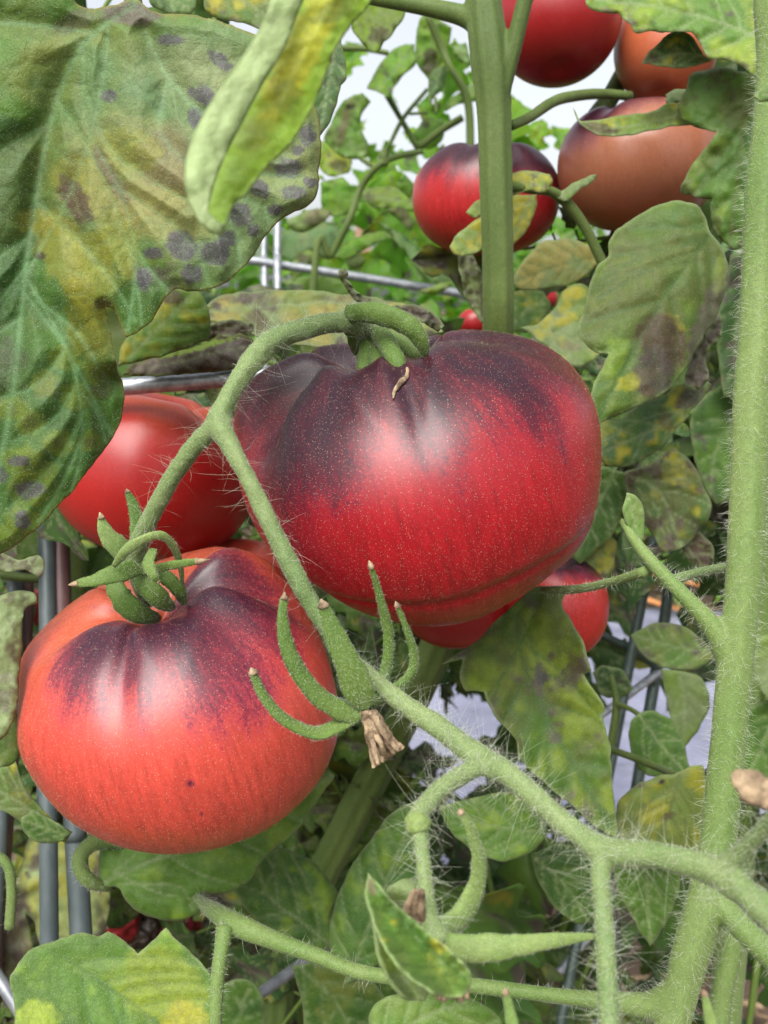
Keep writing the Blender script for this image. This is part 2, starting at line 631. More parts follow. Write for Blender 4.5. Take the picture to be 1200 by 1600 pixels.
# ------------------------------------------------------------------ leaves
def inside(poly, p):
    x, y = p[:, 0], p[:, 1]
    r = np.zeros(len(p), bool)
    a = poly
    b = np.roll(poly, -1, axis=0)
    for (x0, y0), (x1, y1) in zip(a, b):
        if y0 == y1:
            continue
        c = ((y0 > y) != (y1 > y)) & (x < (x1 - x0) * (y - y0) / (y1 - y0) + x0)
        r ^= c
    return r


def seg_dist(p, line):
    best = np.full(len(p), 1e9)
    for a, b in zip(line[:-1], line[1:]):
        ab = b - a
        L2 = max(ab @ ab, 1e-9)
        t = np.clip(((p - a) @ ab) / L2, 0, 1)
        best = np.minimum(best, np.linalg.norm(p - a - t[:, None] * ab, axis=1))
    return best


def smooth_closed(pts, step, corner=58):
    """closed outline through the points, rounded except at sharp corners"""
    pts = np.asarray(pts, float)
    m = len(pts)
    out = []
    d0 = nrm(pts - np.roll(pts, 1, axis=0))
    d1 = nrm(np.roll(pts, -1, axis=0) - pts)
    sharp = (d0 * d1).sum(1) < math.cos(math.radians(corner))
    for i in range(m):
        p0, p1, p2, p3 = pts[i - 1], pts[i], pts[(i + 1) % m], pts[(i + 2) % m]
        L = np.linalg.norm(p2 - p1)
        k = max(1, int(round(L / step)))
        m1 = (p2 - p0) * 0.5 if not sharp[i] else (p2 - p1)
        m2 = (p3 - p1) * 0.5 if not sharp[(i + 1) % m] else (p2 - p1)
        m1 = m1 * min(1, L / max(np.linalg.norm(m1), 1e-6))
        m2 = m2 * min(1, L / max(np.linalg.norm(m2), 1e-6))
        for t in np.arange(k) / k:
            out.append((2 * t**3 - 3 * t**2 + 1) * p1 + (t**3 - 2 * t**2 + t) * m1 + (-2 * t**3 + 3 * t**2) * p2 + (t**3 - t**2) * m2)
    return np.array(out)


def thicken(v, f, pig, th, under=0.55):
    """give a sheet its second skin and rim; the underside is paler"""
    n = vnormals(v, f)
    m = len(v)
    V = np.vstack([v, v - n * th])
    e = {}
    for t in f.tolist():
        for a, b in zip(t, t[1:] + t[:1]):
            e[(a, b)] = 1
    rim = [[b, a, a + m, b + m] for (a, b) in e if (b, a) not in e]
    Fc = f.tolist() + (f[:, ::-1] + m).tolist() + rim
    pb = pig.copy()
    pb[:, :3] = pig[:, :3] * (1 - under * 0.6) + PALE * under * 0.6
    return V, Fc, np.vstack([pig, pb])


def blotch(p, sc, seed, lo, hi, o=4):
    return sstep(lo, hi, fbm(p / sc, seed, o))


LEAF_SEED = [100]


def leaf(parent, out, mid, d, tilt=(0, 0), cup=0.0, quilt=0.0006, sp=6.0, nsec=5, g=(DEEP, GREEN), yel=0.0, ycol=YELLOW,
         brown=0.0, bcol=GREYBROWN, spots=(), veins=(), vcol=None, vamt=0.45, wave=0.0008, mat='leaf', label=None, name='leaf',
         bend=None, edgecol=None, qs=None, flip=False, ang=52, jag=1.9, under=0.55, th=0.00035, fringe=None, cells=None):
    LEAF_SEED[0] += 7
    seed = LEAF_SEED[0]
    rng = np.random.default_rng(seed)
    O = smooth_closed(out, sp)
    O = O + jag * (np.column_stack([fbm(O / 14, seed, 2), fbm(O / 14 + 50, seed, 2)]) - 0.5) * 2 * 1.2
    O = O + jag * 1.5 * (np.column_stack([fbm(O / 38, seed + 1, 2), fbm(O / 38 + 50, seed + 1, 2)]) - 0.5) * 2
    area = 0.5 * abs(np.sum(O[:, 0] * np.roll(O[:, 1], -1) - O[:, 1] * np.roll(O[:, 0], -1)))
    if np.sum(O[:, 0] * np.roll(O[:, 1], -1) - O[:, 1] * np.roll(O[:, 0], -1)) < 0:
        O = O[::-1]
    lo, hi = O.min(0), O.max(0)
    gx, gy = np.meshgrid(np.arange(lo[0], hi[0], sp), np.arange(lo[1], hi[1], sp * 0.87))
    gx = gx + (np.arange(gx.shape[0]) % 2)[:, None] * sp * 0.5
    G = np.column_stack([gx.ravel(), gy.ravel()]) + rng.normal(size=(gx.size, 2)) * sp * 0.06
    G = G[inside(O, G)]
    closed = np.vstack([O, O[:1]])
    if len(G):
        G = G[seg_dist(G, closed) > sp * 0.55]
    pts = np.vstack([O, G])
    nb = len(O)
    r = delaunay_2d_cdt([Vector(q) for q in pts], [(i, (i + 1) % nb) for i in range(nb)], [], 1, 1e-4)
    p = np.array([tuple(q) for q in r[0]])
    f = np.array([q for q in r[2] if len(q) == 3])
    mid = catmull(mid, 24)
    # side veins, grown from the midrib until they leave the blade
    lines = []
    scale = math.sqrt(area)
    for s in (-1, 1):
        for k in range(nsec):
            fr = (k + 0.55 + 0.25 * s * 0.5) / (nsec + 0.4) * 0.9 + 0.02
            i = int(fr * 23)
            t = nrm(mid[min(i + 1, 23)] - mid[max(i - 1, 0)])
            a = math.radians(ang + rng.normal() * 5) * s
            dv = np.array([t[0] * math.cos(a) - t[1] * math.sin(a), t[0] * math.sin(a) + t[1] * math.cos(a)])
            c = mid[i].copy()
            ln = [c.copy()]
            for _ in range(60):
                c = c + dv * scale * 0.03
                dv = nrm(dv + t * 0.035 + rng.normal(size=2) * 0.02)
                if not inside(O, c[None])[0]:
                    break
                ln.append(c.copy())
            if len(ln) > 2:
                lines.append(np.array(ln))
    for ln in veins:
        lines.append(catmull(ln, 16))
    dm = seg_dist(p, mid)
    ds = np.full(len(p), 1e9)
    for ln in lines:
        ds = np.minimum(ds, seg_dist(p, ln))
    de = seg_dist(p, closed)
    dv = np.minimum(dm, ds)
    qs = qs or max(9.0, 0.045 * scale)
    hq = (1 - np.exp(-(dv / qs) ** 2)) * np.clip(de / (qs * 0.8), 0, 1)
    cells = cells if cells is not None else (max(15.0, 0.078 * scale) if sp <= 5 else 0)
    edge = None
    if cells:
        cx, cy = np.meshgrid(np.arange(lo[0] - cells, hi[0] + cells, cells), np.arange(lo[1] - cells, hi[1] + cells, cells))
        sd_ = np.column_stack([cx.ravel(), cy.ravel()]) + rng.uniform(-.42, .42, (cx.size, 2)) * cells
        wp = p + (np.column_stack([fbm(p / cells * 1.3, seed + 31, 2), fbm(p / cells * 1.3 + 40, seed + 31, 2)]) - .5) * cells * .5
        edge = np.empty(len(p))
        for a_ in range(0, len(p), 4000):
            dd_ = np.sort(np.linalg.norm(wp[a_:a_ + 4000, None] - sd_[None], axis=2), axis=1)
            edge[a_:a_ + 4000] = dd_[:, 1] - dd_[:, 0]
    c0 = p.mean(0)
    depth = d + (p[:, 0] - c0[0]) / 100 * tilt[0] + (p[:, 1] - c0[1]) / 100 * tilt[1]
    depth = depth + cup * (dm / max(dm.max(), 1e-6)) ** 2
    depth = depth - 1.15 * quilt * hq * (-1 if flip else 1)
    depth = depth + wave * (fbm(p / (scale * 0.22), seed + 3, 3) - 0.5) * 2 * (0.4 + np.exp(-de / (0.12 * scale)))
    if edge is not None:
        depth = depth - quilt * (.09 if cells > 30 else .16) * (1 - np.exp(-(edge / (cells * .28)) ** 2)) * (-1 if flip else 1) * np.clip(de / (qs * .8), 0, 1)
    if bend is not None:
        depth = depth + bend(p[:, 0], p[:, 1])
    # pigment
    k = blotch(p, scale * 0.34, seed + 5, 0.30, 0.70)[:, None]
    col = g[0] * (1 - k) + g[1] * k
    if yel > 0:
        y = sstep(0.62 - yel * 0.5, 0.86 - yel * 0.5, fbm(p / (scale * 0.26), seed + 9, 4) + 0.10 * np.clip(dv / (qs * 2), 0, 1))[:, None]
        col = col * (1 - y * 0.92) + (ycol * (0.85 + 0.3 * fbm(p / 9, seed + 2, 3)[:, None])) * y * 0.92
    vc = vcol if vcol is not None else PALE
    vn = np.maximum(np.exp(-(dm / (0.0055 * scale + 1.6)) ** 2) * 1.0, np.exp(-(ds / (0.0026 * scale + 1.3)) ** 2) * 0.8)[:, None] * min(1.0, vamt * 1.35)
    col = col * (1 - vn) + vc * vn
    if brown > 0:
        b = sstep(0.60, 0.74, fbm(p / (scale * 0.16), seed + 21, 5) + brown * 0.35 * np.exp(-de / (scale * 0.10)) + (brown - 0.5) * 0.1)[:, None]
        col = col * (1 - b * 0.9) + (bcol * (0.6 + 0.8 * fbm(p / 10, seed + 8, 3)[:, None])) * b * 0.9
    for (sx, sy, rx, ry, rot, sc_, amt) in spots:
        ca, sa = math.cos(math.radians(rot)), math.sin(math.radians(rot))
        dx, dy = p[:, 0] - sx, p[:, 1] - sy
        u = np.hypot((dx * ca + dy * sa) / rx, (-dx * sa + dy * ca) / ry)
        u = u + (fbm(p / max(6.0, min(rx, ry) * 0.55), seed + int(sx) + int(sy), 4) - 0.5) * 0.95
        z = (sstep(1.12, 0.72, u) * amt)[:, None]
        col = col * (1 - z) + (sc_ * (0.7 + 0.6 * fbm(p / 5, seed + 4, 2)[:, None])) * z
    vn2 = vn * 0.45
    col = col * (1 - vn2) + vc * vn2
    if edge is not None:
        en = np.exp(-(edge / max(1.8, cells * .075)) ** 2)[:, None] * 0.32 * vamt
        col = col * (1 - en) + vc * en
    ec = edgecol if edgecol is not None else PALE
    e = np.exp(-(de / 2.8) ** 2)[:, None] * 0.7
    col = col * (1 - e) + ec * e
    v = P(p[:, 0], p[:, 1], depth)
    # face the camera
    tri = v[f]
    fn = np.cross(tri[:, 1] - tri[:, 0], tri[:, 2] - tri[:, 0])
    back = (fn * (CAM - tri[:, 0])).sum(1) < 0
    f[back] = f[back][:, ::-1]
    V, Fc, pg = thicken(v, f, col, th, under)
    o = build(name, V, Fc, M[mat], parent, pg, label=label)
    if fringe:
        w_ = lambda q: np.ones(len(q))
        hairs(o, fringe, 0.0006, 0.00002, M['hair'], 'leaf_hairs', 0.4, 0.2, None, 3, 2, seed)
    return o


def generic_leaflet(L, W, rng, droop=0.25, g=(DEEP, GREEN), nu=13, nv=6, th=0.0003, yel=0.1, brown=0.1):
    """one toothed leaflet along +Y, its upper side +Z; arrays of verts, faces, pigment"""
    seed = int(rng.integers(1e6))
    u = np.linspace(0, 1, nu)
    prof = np.sin(np.pi * np.clip(u, 0, 1) ** 0.72) ** 0.8 * (1 - 0.25 * u)
    teeth = 1 + 0.40 * np.sin(u * 2 * np.pi * rng.uniform(2.6, 3.8) + rng.random() * 6) * (u > 0.12) * (u < 0.95)
    vs = np.linspace(-1, 1, 2 * nv + 1)
    U, Vv = np.meshgrid(u, vs, indexing='ij')
    X = Vv * (prof * teeth)[:, None] * W * 0.5
    Y = U * L + np.abs(Vv) * 0.08 * L * (1 - U)
    veins = np.abs(np.sin((U * 5.2 + np.abs(Vv) * -1.4) * np.pi))
    fold = rng.uniform(-0.1, 0.5)
    Z = -droop * L * U ** 2 + fold * np.abs(X) + 0.012 * L * veins * np.minimum(1, np.abs(Vv) * 3)
    Z = Z + (fbm(np.column_stack([X.ravel() / W * 3, Y.ravel() / L * 3]), seed, 2).reshape(X.shape) - 0.5) * 0.42 * W
    tw = rng.normal() * 0.4
    Xr = X * np.cos(tw * U) - Z * np.sin(tw * U)
    Zr = X * np.sin(tw * U) + Z * np.cos(tw * U)
    v = np.column_stack([Xr.ravel(), Y.ravel(), Zr.ravel()])
    n2 = 2 * nv + 1
    i = np.arange(nu - 1)[:, None] * n2
    j = np.arange(2 * nv)[None]
    f = np.stack([i + j, i + j + 1, i + n2 + j + 1, i + n2 + j], -1).reshape(-1, 4)
    pq = np.column_stack([X.ravel() / W, Y.ravel() / L])
    k = blotch(pq, 0.4, seed, 0.35, 0.65)[:, None]
    col = g[0] * (1 - k) + g[1] * k
    y = sstep(0.64 - yel * 0.4, 0.8 - yel * 0.4, fbm(pq / 0.35, seed + 1, 3))[:, None]
    col = col * (1 - y * 0.8) + YELLOW * 0.8 * y * 0.8
    b = sstep(0.70 - brown * 0.3, 0.78 - brown * 0.3, fbm(pq / 0.25, seed + 2, 3))[:, None]
    col = col * (1 - b) + GREYBROWN * b
    vn = (np.exp(-(Vv.ravel() / 0.10) ** 2))[:, None] * 0.4
    col = col * (1 - vn) + PALE * vn
    n = vnormals(v, f)
    m = len(v)
    V = np.vstack([v, v - n * th])
    rim = []
    b0 = [q for q in range(n2)]
    b1 = [(nu - 1) * n2 + q for q in range(n2)]
    le = [q * n2 for q in range(nu)]
    ri = [q * n2 + n2 - 1 for q in range(nu)]
    for ch, rev in ((b0, 1), (b1, 0), (le, 0), (ri, 1)):
        for a, b in zip(ch[:-1], ch[1:]):
            rim.append([a, b, b + m, a + m] if not rev else [b, a, a + m, b + m])
    pb = col * 0.6 + PALE * 0.4
    return V, f.tolist() + (f[:, ::-1] + m).tolist() + rim, np.vstack([col, pb])


def compound_leaf(L, rng, g=(DEEP, GREEN), pairs=3, yel=0.1, brown=0.1, nu=13, nv=5):
    """a whole tomato leaf: rachis and toothed leaflets, along +Y, drooping"""
    mb = MB()
    pg = []
    rp = [np.array([0, t * L, -0.35 * L * t ** 2 + 0.12 * L * t]) for t in np.linspace(0, 1, 6)]
    v, f = tube(rp, np.linspace(0.0032, 0.0012, 6) * L / 0.2, n=6, seg=12)
    mb.add(v, f)
    pg.append(np.tile(LIGHT * 1.1, (len(v), 1)))
    spots = [(1.0, 0, 0.46)]
    for k in range(pairs):
        t = 0.35 + 0.5 * k / max(1, pairs - 1)
        for s in (-1, 1):
            spots.append((t, s, rng.uniform(0.28, 0.4) * (0.8 + 0.3 * math.sin(t * 3))))
            if rng.random() < 0.5:
                spots.append((t - 0.09, s, 0.12))
    for (t, s, l) in spots:
        V, Fc, c = generic_leaflet(l * L, l * L * rng.uniform(0.52, 0.68), rng, rng.uniform(0.1, 0.5), g, nu if l > .2 else 7, nv if l > .2 else 3, yel=yel, brown=brown)
        a = -s * math.radians(rng.uniform(55, 80))
        roll = rng.normal() * 0.35
        R = np.array([[math.cos(a), -math.sin(a), 0], [math.sin(a), math.cos(a), 0], [0, 0, 1]]) @ \
            np.array([[math.cos(roll), 0, math.sin(roll)], [0, 1, 0], [-math.sin(roll), 0, math.cos(roll)]])
        tt = min(t, 1.0)
        base = np.array([0, tt * L, -0.35 * L * tt ** 2 + 0.12 * L * tt])
        if s:
            st = base + R @ np.array([0, 0.05 * L, 0])
            v, f = tube([base, st], [0.0011 * L / .2] * 2, n=5, seg=3)
            mb.add(v, f)
            pg.append(np.tile(LIGHT, (len(v), 1)))
            base = st
        else:
            slope = math.atan2(-0.70 + 0.12, 1)
            R = np.array([[1, 0, 0], [0, math.cos(slope), -math.sin(slope)], [0, math.sin(slope), math.cos(slope)]]) @ R
        mb.add(V @ R.T + base, Fc)
        pg.append(c)
    return mb.verts(), mb.f, np.vstack(pg)


def place(mesh, name, parent, loc, fwd, up, s=1.0):
    """a leaf object sharing mesh data; its +Y runs along fwd"""
    y = Vector(fwd).normalized()
    z = Vector(up)
    z = (z - z.dot(y) * y).normalized()
    x = y.cross(z)
    o = bpy.data.objects.new(name, mesh)
    COL.objects.link(o)
    o.parent = parent
    m = Matrix((x, y, z)).transposed().to_4x4()
    o.matrix_local = Matrix.Translation(Vector(np.asarray(loc, float) - origin(parent))) @ m @ Matrix.Scale(s, 4)
    return o


# ------------------------------------------------------------------ tomatoes
def tomato(label, c, depth, a, ratio=0.75, tilt=20, roll=0, furrows=(), ext=None, ew=0.35, cols=None, mat='tomato', sil=None, res=(120, 200),
           dimple=0.30, dw=0.30, crease=None, seed=1, cat='tomato', group=None, bumps=0.012, scar=None, wrinkle=0.0, marks=()):
    """cols: (shoulder colour, side colour, bottom colour); ext: rows (azimuth, polar angle to which the dark shoulder runs)"""
    th, ps = math.radians(tilt), math.radians(roll)
    ax = np.array([math.sin(ps) * math.cos(th), math.cos(ps) * math.cos(th), math.sin(th)])
    e1 = nrm(np.array([0, 0, 1.0]) - ax[2] * ax)
    e2 = np.cross(ax, e1)
    nt, nf = res
    t = np.linspace(0, 1, nt) ** 1.0 * math.pi
    ph = np.linspace(-math.pi, math.pi, nf, endpoint=False)
    T, PH = np.meshgrid(t, ph, indexing='ij')
    R = depth * a / F
    fur = np.zeros_like(T)
    for (f0, amp, wd) in furrows:
        dphi = (PH - f0 + math.pi) % (2 * math.pi) - math.pi
        fur += amp * np.exp(-(dphi / wd) ** 2)
    wt = np.exp(-((T - 0.52) / 0.45) ** 2) * 0.9 + 0.12 * np.sin(T) ** 2
    rho = np.sin(T) ** 0.88
    z = np.sign(np.cos(T)) * np.abs(np.cos(T)) ** 0.92 * ratio
    rho = rho * (1 - fur * wt)
    z = z - np.maximum(np.cos(T), 0) * fur * 0.75 * np.exp(-((T - .5) / .6) ** 2)
    z = z - dimple * np.exp(-(rho / dw) ** 2) * (T < 1.5)
    z = z + 0.06 * np.exp(-(rho / 0.2) ** 2) * (T > 2.2)
    rho = rho * (1 + bumps * np.sin(PH * 2 + seed) + bumps * np.sin(PH * 3 + 2 * seed))
    if crease:
        t0, f0, fw, amp = crease
        wc = np.exp(-((PH - f0) / fw) ** 4)
        tt = t0 + 0.05 * np.cos(PH * 1.3)
        rho = rho * (1 - wc * (amp * np.exp(-((T - tt) / 0.045) ** 2) + amp * 0.8 * sstep(tt - 0.02, tt + 0.05, T)))
    x = rho * np.cos(PH)
    y = rho * np.sin(PH)
    v = (x[..., None] * e1 + y[..., None] * e2 + z[..., None] * ax).reshape(-1, 3) * R
    if wrinkle:
        v = v * (1 + wrinkle * (fbm(v / R * 3.5, seed, 4) - 0.5))[:, None]
    # camera coordinates: x right, y up, z depth
    X, Y, Z = v[:, 0], v[:, 1], depth - v[:, 2]
    X = X + (c[0] - 600) / F * depth
    Y = Y - (c[1] - 800) / F * depth
    if sil is not None:
        tg = smooth_closed(sil, 6)
        for _ in range(3):
            px, py = X / Z * F + 600, 800 - Y / Z * F
            rx, ry = px - c[0], py - c[1]
            an, rr = np.arctan2(ry, rx), np.hypot(rx, ry)
            nbn = 120
            b = ((an + math.pi) / (2 * math.pi) * nbn).astype(int) % nbn
            cur = np.zeros(nbn)
            np.maximum.at(cur, b, rr)
            ta, tr = np.arctan2(tg[:, 1] - c[1], tg[:, 0] - c[0]), np.hypot(tg[:, 0] - c[0], tg[:, 1] - c[1])
            o_ = np.argsort(ta)
            cen = (np.arange(nbn) + 0.5) / nbn * 2 * math.pi - math.pi
            want = np.interp(cen, np.r_[ta[o_] - 2 * math.pi, ta[o_], ta[o_] + 2 * math.pi], np.r_[tr[o_], tr[o_], tr[o_]])
            q = want / np.maximum(cur, 1)
            for _k in range(2):
                q = (np.roll(q, 1) + 2 * q + np.roll(q, -1)) / 4
            s = np.interp(an, np.r_[cen - 2 * math.pi, cen, cen + 2 * math.pi], np.r_[q, q, q])
            wgt = np.clip(rr / np.interp(an, np.r_[cen - 2 * math.pi, cen, cen + 2 * math.pi], np.r_[cur, cur, cur]), 0, 1) ** 1.5
            s = 1 + (s - 1) * wgt
            X = (c[0] + rx * s - 600) / F * Z
            Y = (800 - (c[1] + ry * s)) / F * Z
    V = CAM + X[:, None] * RIGHT + Y[:, None] * UP + Z[:, None] * FWD
    i = np.arange(nt - 1)[:, None] * nf
    j = np.arange(nf)[None]
    k = (j + 1) % nf
    f = np.stack([i + j, i + nf + j, i + nf + k, i + k], -1).reshape(-1, 4)
    # pigments
    tf, pf = T.ravel(), PH.ravel()
    c0, c1, c2 = [np.array(q) for q in cols]
    nz = fbm(v / R * 1.6, seed + 4, 4)
    k1 = sstep(0.45, 1.25, tf + (nz - .5) * 0.9)[:, None]
    k2 = sstep(1.75, 2.75, tf + (nz - .5) * 0.5)[:, None]
    col = c0 * (1 - k1) + c1 * k1
    col = col * (1 - k2) + c2 * k2
    if ext:
        e_ = np.array(ext)
        lim = np.interp(pf, e_[:, 0], e_[:, 1])
        al = 0.58 + (lim - tf) / ew
        al = al - 1.1 * fur.ravel() / max(fur.max(), 1e-6) * sstep(0.9, 0.4, tf) * 0.5
        al = np.clip(al, -0.8, 1.35) - 1.3 * np.exp(-(rho.ravel() / 0.17) ** 2) * (tf < 1.2)
    else:
        al = np.full(len(tf), -0.8)
    vx, vy = X / Z * F + 600, 800 - Y / Z * F
    for (mx, my, mr, amt) in marks:
        al = al + amt * np.exp(-(((vx - mx) ** 2 + (vy - my) ** 2) / mr ** 2)) * (Z < depth)
    pg = np.column_stack([col, al])
    root = thing('tomato', CAM + depth * FWD + (c[0] - 600) / F * depth * RIGHT - (c[1] - 800) / F * depth * UP - np.array([0, 0, R * ratio]), label, cat, group)
    o = build('fruit', V, f, M[mat], root, pg)
    at = o.data.attributes.new('meridian', 'FLOAT_VECTOR', 'POINT')
    at.data.foreach_set('vector', np.column_stack([pf, tf, np.full(len(tf), seed * 3.1)]).astype(np.float32).ravel())
    return root, o


def sepal(parent, rows, mat='sepal', flat=0.45, side=0.0, n=12, tip=None, groove=0.0, name='sepal', fuzz=0, label=None, wob=0.25):
    LEAF_SEED[0] += 1
    v, f = ptube(rows, n=n, seg=5 * len(rows) + 6, flat=flat, side=side, groove=groove, wob=wob, seed=LEAF_SEED[0])
    o = build(name, v, f, M[mat], parent, label=label)
    if tip:
        r = np.asarray(rows, float)
        e = r[-1].copy()
        tip *= .55
        p = r[-1] + (r[-1] - r[-2]) / max(1e-6, np.linalg.norm((r[-1] - r[-2])[:2])) * np.array([tip, tip, 0, 0])
        p[2] = e[2]
        p[3] = 1.0
        e[3] *= 1.05
        v, f = ptube([r[-1] * .9 + r[-2] * .1, e, p], n=8, seg=8, wob=.3, seed=LEAF_SEED[0])
        build('dry_tip', v, f, M['dry'], o)
    if fuzz:
        hairs(o, fuzz, 0.0006, 0.000026, M['hair'], 'sepal_hairs', 0.4, 0.1, None, 3, 2, LEAF_SEED[0])
    return o


# ------------------------------------------------------------------ the setting: ground, ground cloth, sky comes from the world
def grid(x0, x1, y0, y1, nx, ny, hgt):
    X, Y = np.meshgrid(np.linspace(x0, x1, nx), np.linspace(y0, y1, ny), indexing='ij')
    p = np.column_stack([X.ravel(), Y.ravel()])
    v = np.column_stack([p, hgt(p)])
    i = np.arange(nx - 1)[:, None] * ny
    j = np.arange(ny - 1)[None]
    return v, np.stack([i + j, i + ny + j, i + ny + j + 1, i + j + 1], -1).reshape(-1, 4)


v, f = grid(-160, 160, -20, 300, 161, 161, lambda p: (fbm(p / 9, 3, 3) - .5) * 0.0)
ground = build('ground', v, f, M['soil'], kind='structure')
v, f = grid(-2.5, 3.0, 0.35, 5.0, 150, 150, lambda p: 0.006 + 0.03 * fbm(p / 0.16, 5, 4))
build('soil_bed', v, f, M['soil'], kind='structure')

# lilac-grey ground cloth along the path between the rows
def cloth(x0, x1, y0, y1, z, mat, name, seed):
    v, f = grid(x0, x1, y0, y1, 90, 90, lambda p: z + 0.035 * fbm(p / np.array([0.35, 0.12]), seed, 3))
    return build(name, v, f, M[mat], kind='structure')


cloth(-0.15, 2.6, 1.42, 2.75, 0.05, 'mulch', 'ground_cloth', 8)

mb = MB()
rng = np.random.default_rng(3)
for k in range(2600):
    x, y = rng.uniform(-1.4, 2.2), rng.uniform(0.6, 1.45) if k < 1700 else rng.uniform(2.75, 4.2)
    a, l, wd = rng.uniform(0, 6.28), rng.uniform(0.015, 0.06), rng.uniform(0.003, 0.009)
    dx, dy = math.cos(a) * l, math.sin(a) * l
    nx, ny = -math.sin(a) * wd, math.cos(a) * wd
    z, z2 = rng.uniform(0.03, 0.05), rng.uniform(0.03, 0.06)
    mb.add([(x, y, z), (x + dx, y + dy, z2), (x + dx + nx, y + dy + ny, z2 + .002), (x + nx, y + ny, z + .002), (x + dx / 2 + nx / 2, y + dy / 2 + ny / 2, (z + z2) / 2 + .005)],
           [[0, 1, 4], [1, 2, 4], [2, 3, 4], [3, 0, 4], [3, 2, 1, 0]])
build('straw_mulch', mb.verts(), mb.f, M['straw'], kind='stuff', smooth=False)

t_ = thing('tarpaulin', (1.35, 2.2, 0.06), 'crumpled blue plastic sheet lying on the lilac ground cloth at the right edge', 'tarpaulin')
v, f = grid(1.0, 1.7, 2.0, 2.5, 40, 30, lambda p: 0.10 + 0.10 * fbm(p / 0.14, 12, 4))
build('sheet', v, f, M['blue'], t_)

# orange twines stretched over the far bed
for k, (z, y, sag) in enumerate(((0.02, 0, 0.02), (-.13, -.25, 0.03))):
    p0, p1 = P(930, 868 + k * 34, 3.2 - k * .3), P(1190, 926 + k * 44, 3.0 - k * .3)
    p0, p1 = p0 + (p0 - p1) * .6, p1 + (p1 - p0) * .8
    mid = (p0 + p1) / 2 - np.array([0, 0, sag])
    v, f = tube([p0, mid, p1], [0.007] * 3, n=6)
    tag(build('twine', v, f, M['twine']), ('upper' if k == 0 else 'lower') + ' of two orange twines stretched over the bed behind the right stem', 'twine', 'orange twines')

# ------------------------------------------------------------------ wire supports
def bar(root, rows, mat, name='wire', n=12, label=None, wob=0.03):
    v, f = ptube(rows, n=n, wob=wob, seed=len(root.children) + 2)
    return build(name, v, f, M[mat], root, label=label)


def down(px, py, d, rad, back=0.0):
    """rows that take a wire from a seen point straight down into the soil"""
    p = P(px, py, d)
    return p


cage = thing('tomato_cage', P(100, 1300, 0.40) * np.array([1, 1, 0]), 'wire tomato cage of blue-grey and red-brown rods behind the two near tomatoes at left', 'plant cage')


def rod(root, rows, mat, rad, label=None):
    """a straight rod seen through the rows and pushed on into the soil"""
    r = np.asarray(rows, float)
    q = P(r[:, 0], r[:, 1], r[:, 2])
    d = nrm(q[-1] - q[0])
    if d[2] < -0.3:
        q = np.vstack([q, q[-1] + d * (q[-1][2] + 0.05) / -d[2]])
    v, f = tube(q, [rad] * len(q), n=14, seg=30, wob=0.03)
    return build('rod', v, f, M[mat], root, label=label)


rod(cage, [(72, 760, .40), (75, 1000, .39), (72, 1250, .38), (77, 1470, .37)], 'pipe', .0036)
v, f = ptube([(93, 740, .405, 14), (98, 960, .395, 14), (112, 1200, .387, 14)], n=14, seg=20, wob=.03)
build('rod', v, f, M['rust'], cage, label='rod with a red-brown coat')
rod(cage, [(112, 1190, .387), (118, 1310, .382), (127, 1470, .377)], 'pipe', .0044)
rod(cage, [(24, 870, .44), (22, 1100, .43), (-8, 1400, .42)], 'pipe', .0036)
rod(cage, [(38, 870, .445), (38, 1000, .44), (0, 1400, .43)], 'rust', .0036, 'rod with a red-brown coat')
bar(cage, [(60, 617, .335, 13), (195, 604, .335, 13.5), (290, 597, .335, 13.5), (372, 590, .335, 13.5), (520, 578, .34, 13)], 'zinc', 'hoop_wire')
bar(cage, [(300, 1622, .40, 9.5), (385, 1568, .43, 9.5), (470, 1507, .46, 9), (560, 1440, .50, 8)], 'white_wire', 'hoop_wire')
bar(cage, [(-25, 1495, .36, 10), (10, 1548, .355, 10), (60, 1625, .35, 10)], 'white_wire', 'hoop_wire')

panel = thing('trellis_panel', (P(500, 430, .85)) * np.array([1, 1, 0]), 'bright wire trellis panel standing behind the middle stem, in front of the far row', 'trellis')
bar(panel, [(330, 396, .85, 7), (400, 408, .85, 7), (530, 428, .86, 7), (660, 449, .87, 7), (760, 465, .88, 7)], 'white_wire', 'horizontal_wire')
rod(panel, [(412, 330, .86), (413, 450, .85), (416, 560, .84)], 'white_wire', .0032)
rod(panel, [(434, 330, .85), (433, 450, .84), (434, 560, .83)], 'white_wire', .0034)

cage2 = thing('tomato_cage', P(1000, 1150, .56) * np.array([1, 1, 0]), 'dark green wire cage standing between the right stem and the lilac ground cloth', 'plant cage')
rod(cage2, [(1022, 840, .60), (1003, 940, .59), (978, 1062, .58), (952, 1205, .57)], 'green_wire', .0031)
rod(cage2, [(1062, 820, .62), (1045, 920, .61), (1035, 990, .605), (1015, 1110, .60), (995, 1230, .59)], 'green_wire', .0036)
bar(cage2, [(925, 985, .585, 6), (947, 995, .585, 6), (991, 1016, .59, 6), (1032, 1047, .60, 7)], 'green_wire', 'ring_wire')
bar(cage2, [(1034, 1047, .60, 7.5), (1000, 1072, .59, 6.5), (971, 1094, .58, 6.5), (935, 1120, .57, 6)], 'zinc', 'ring_wire')
bar(cage2, [(785, 1640, .62, 7), (830, 1570, .64, 7), (890, 1500, .66, 6.5), (930, 1450, .68, 6)], 'zinc', 'ring_wire')

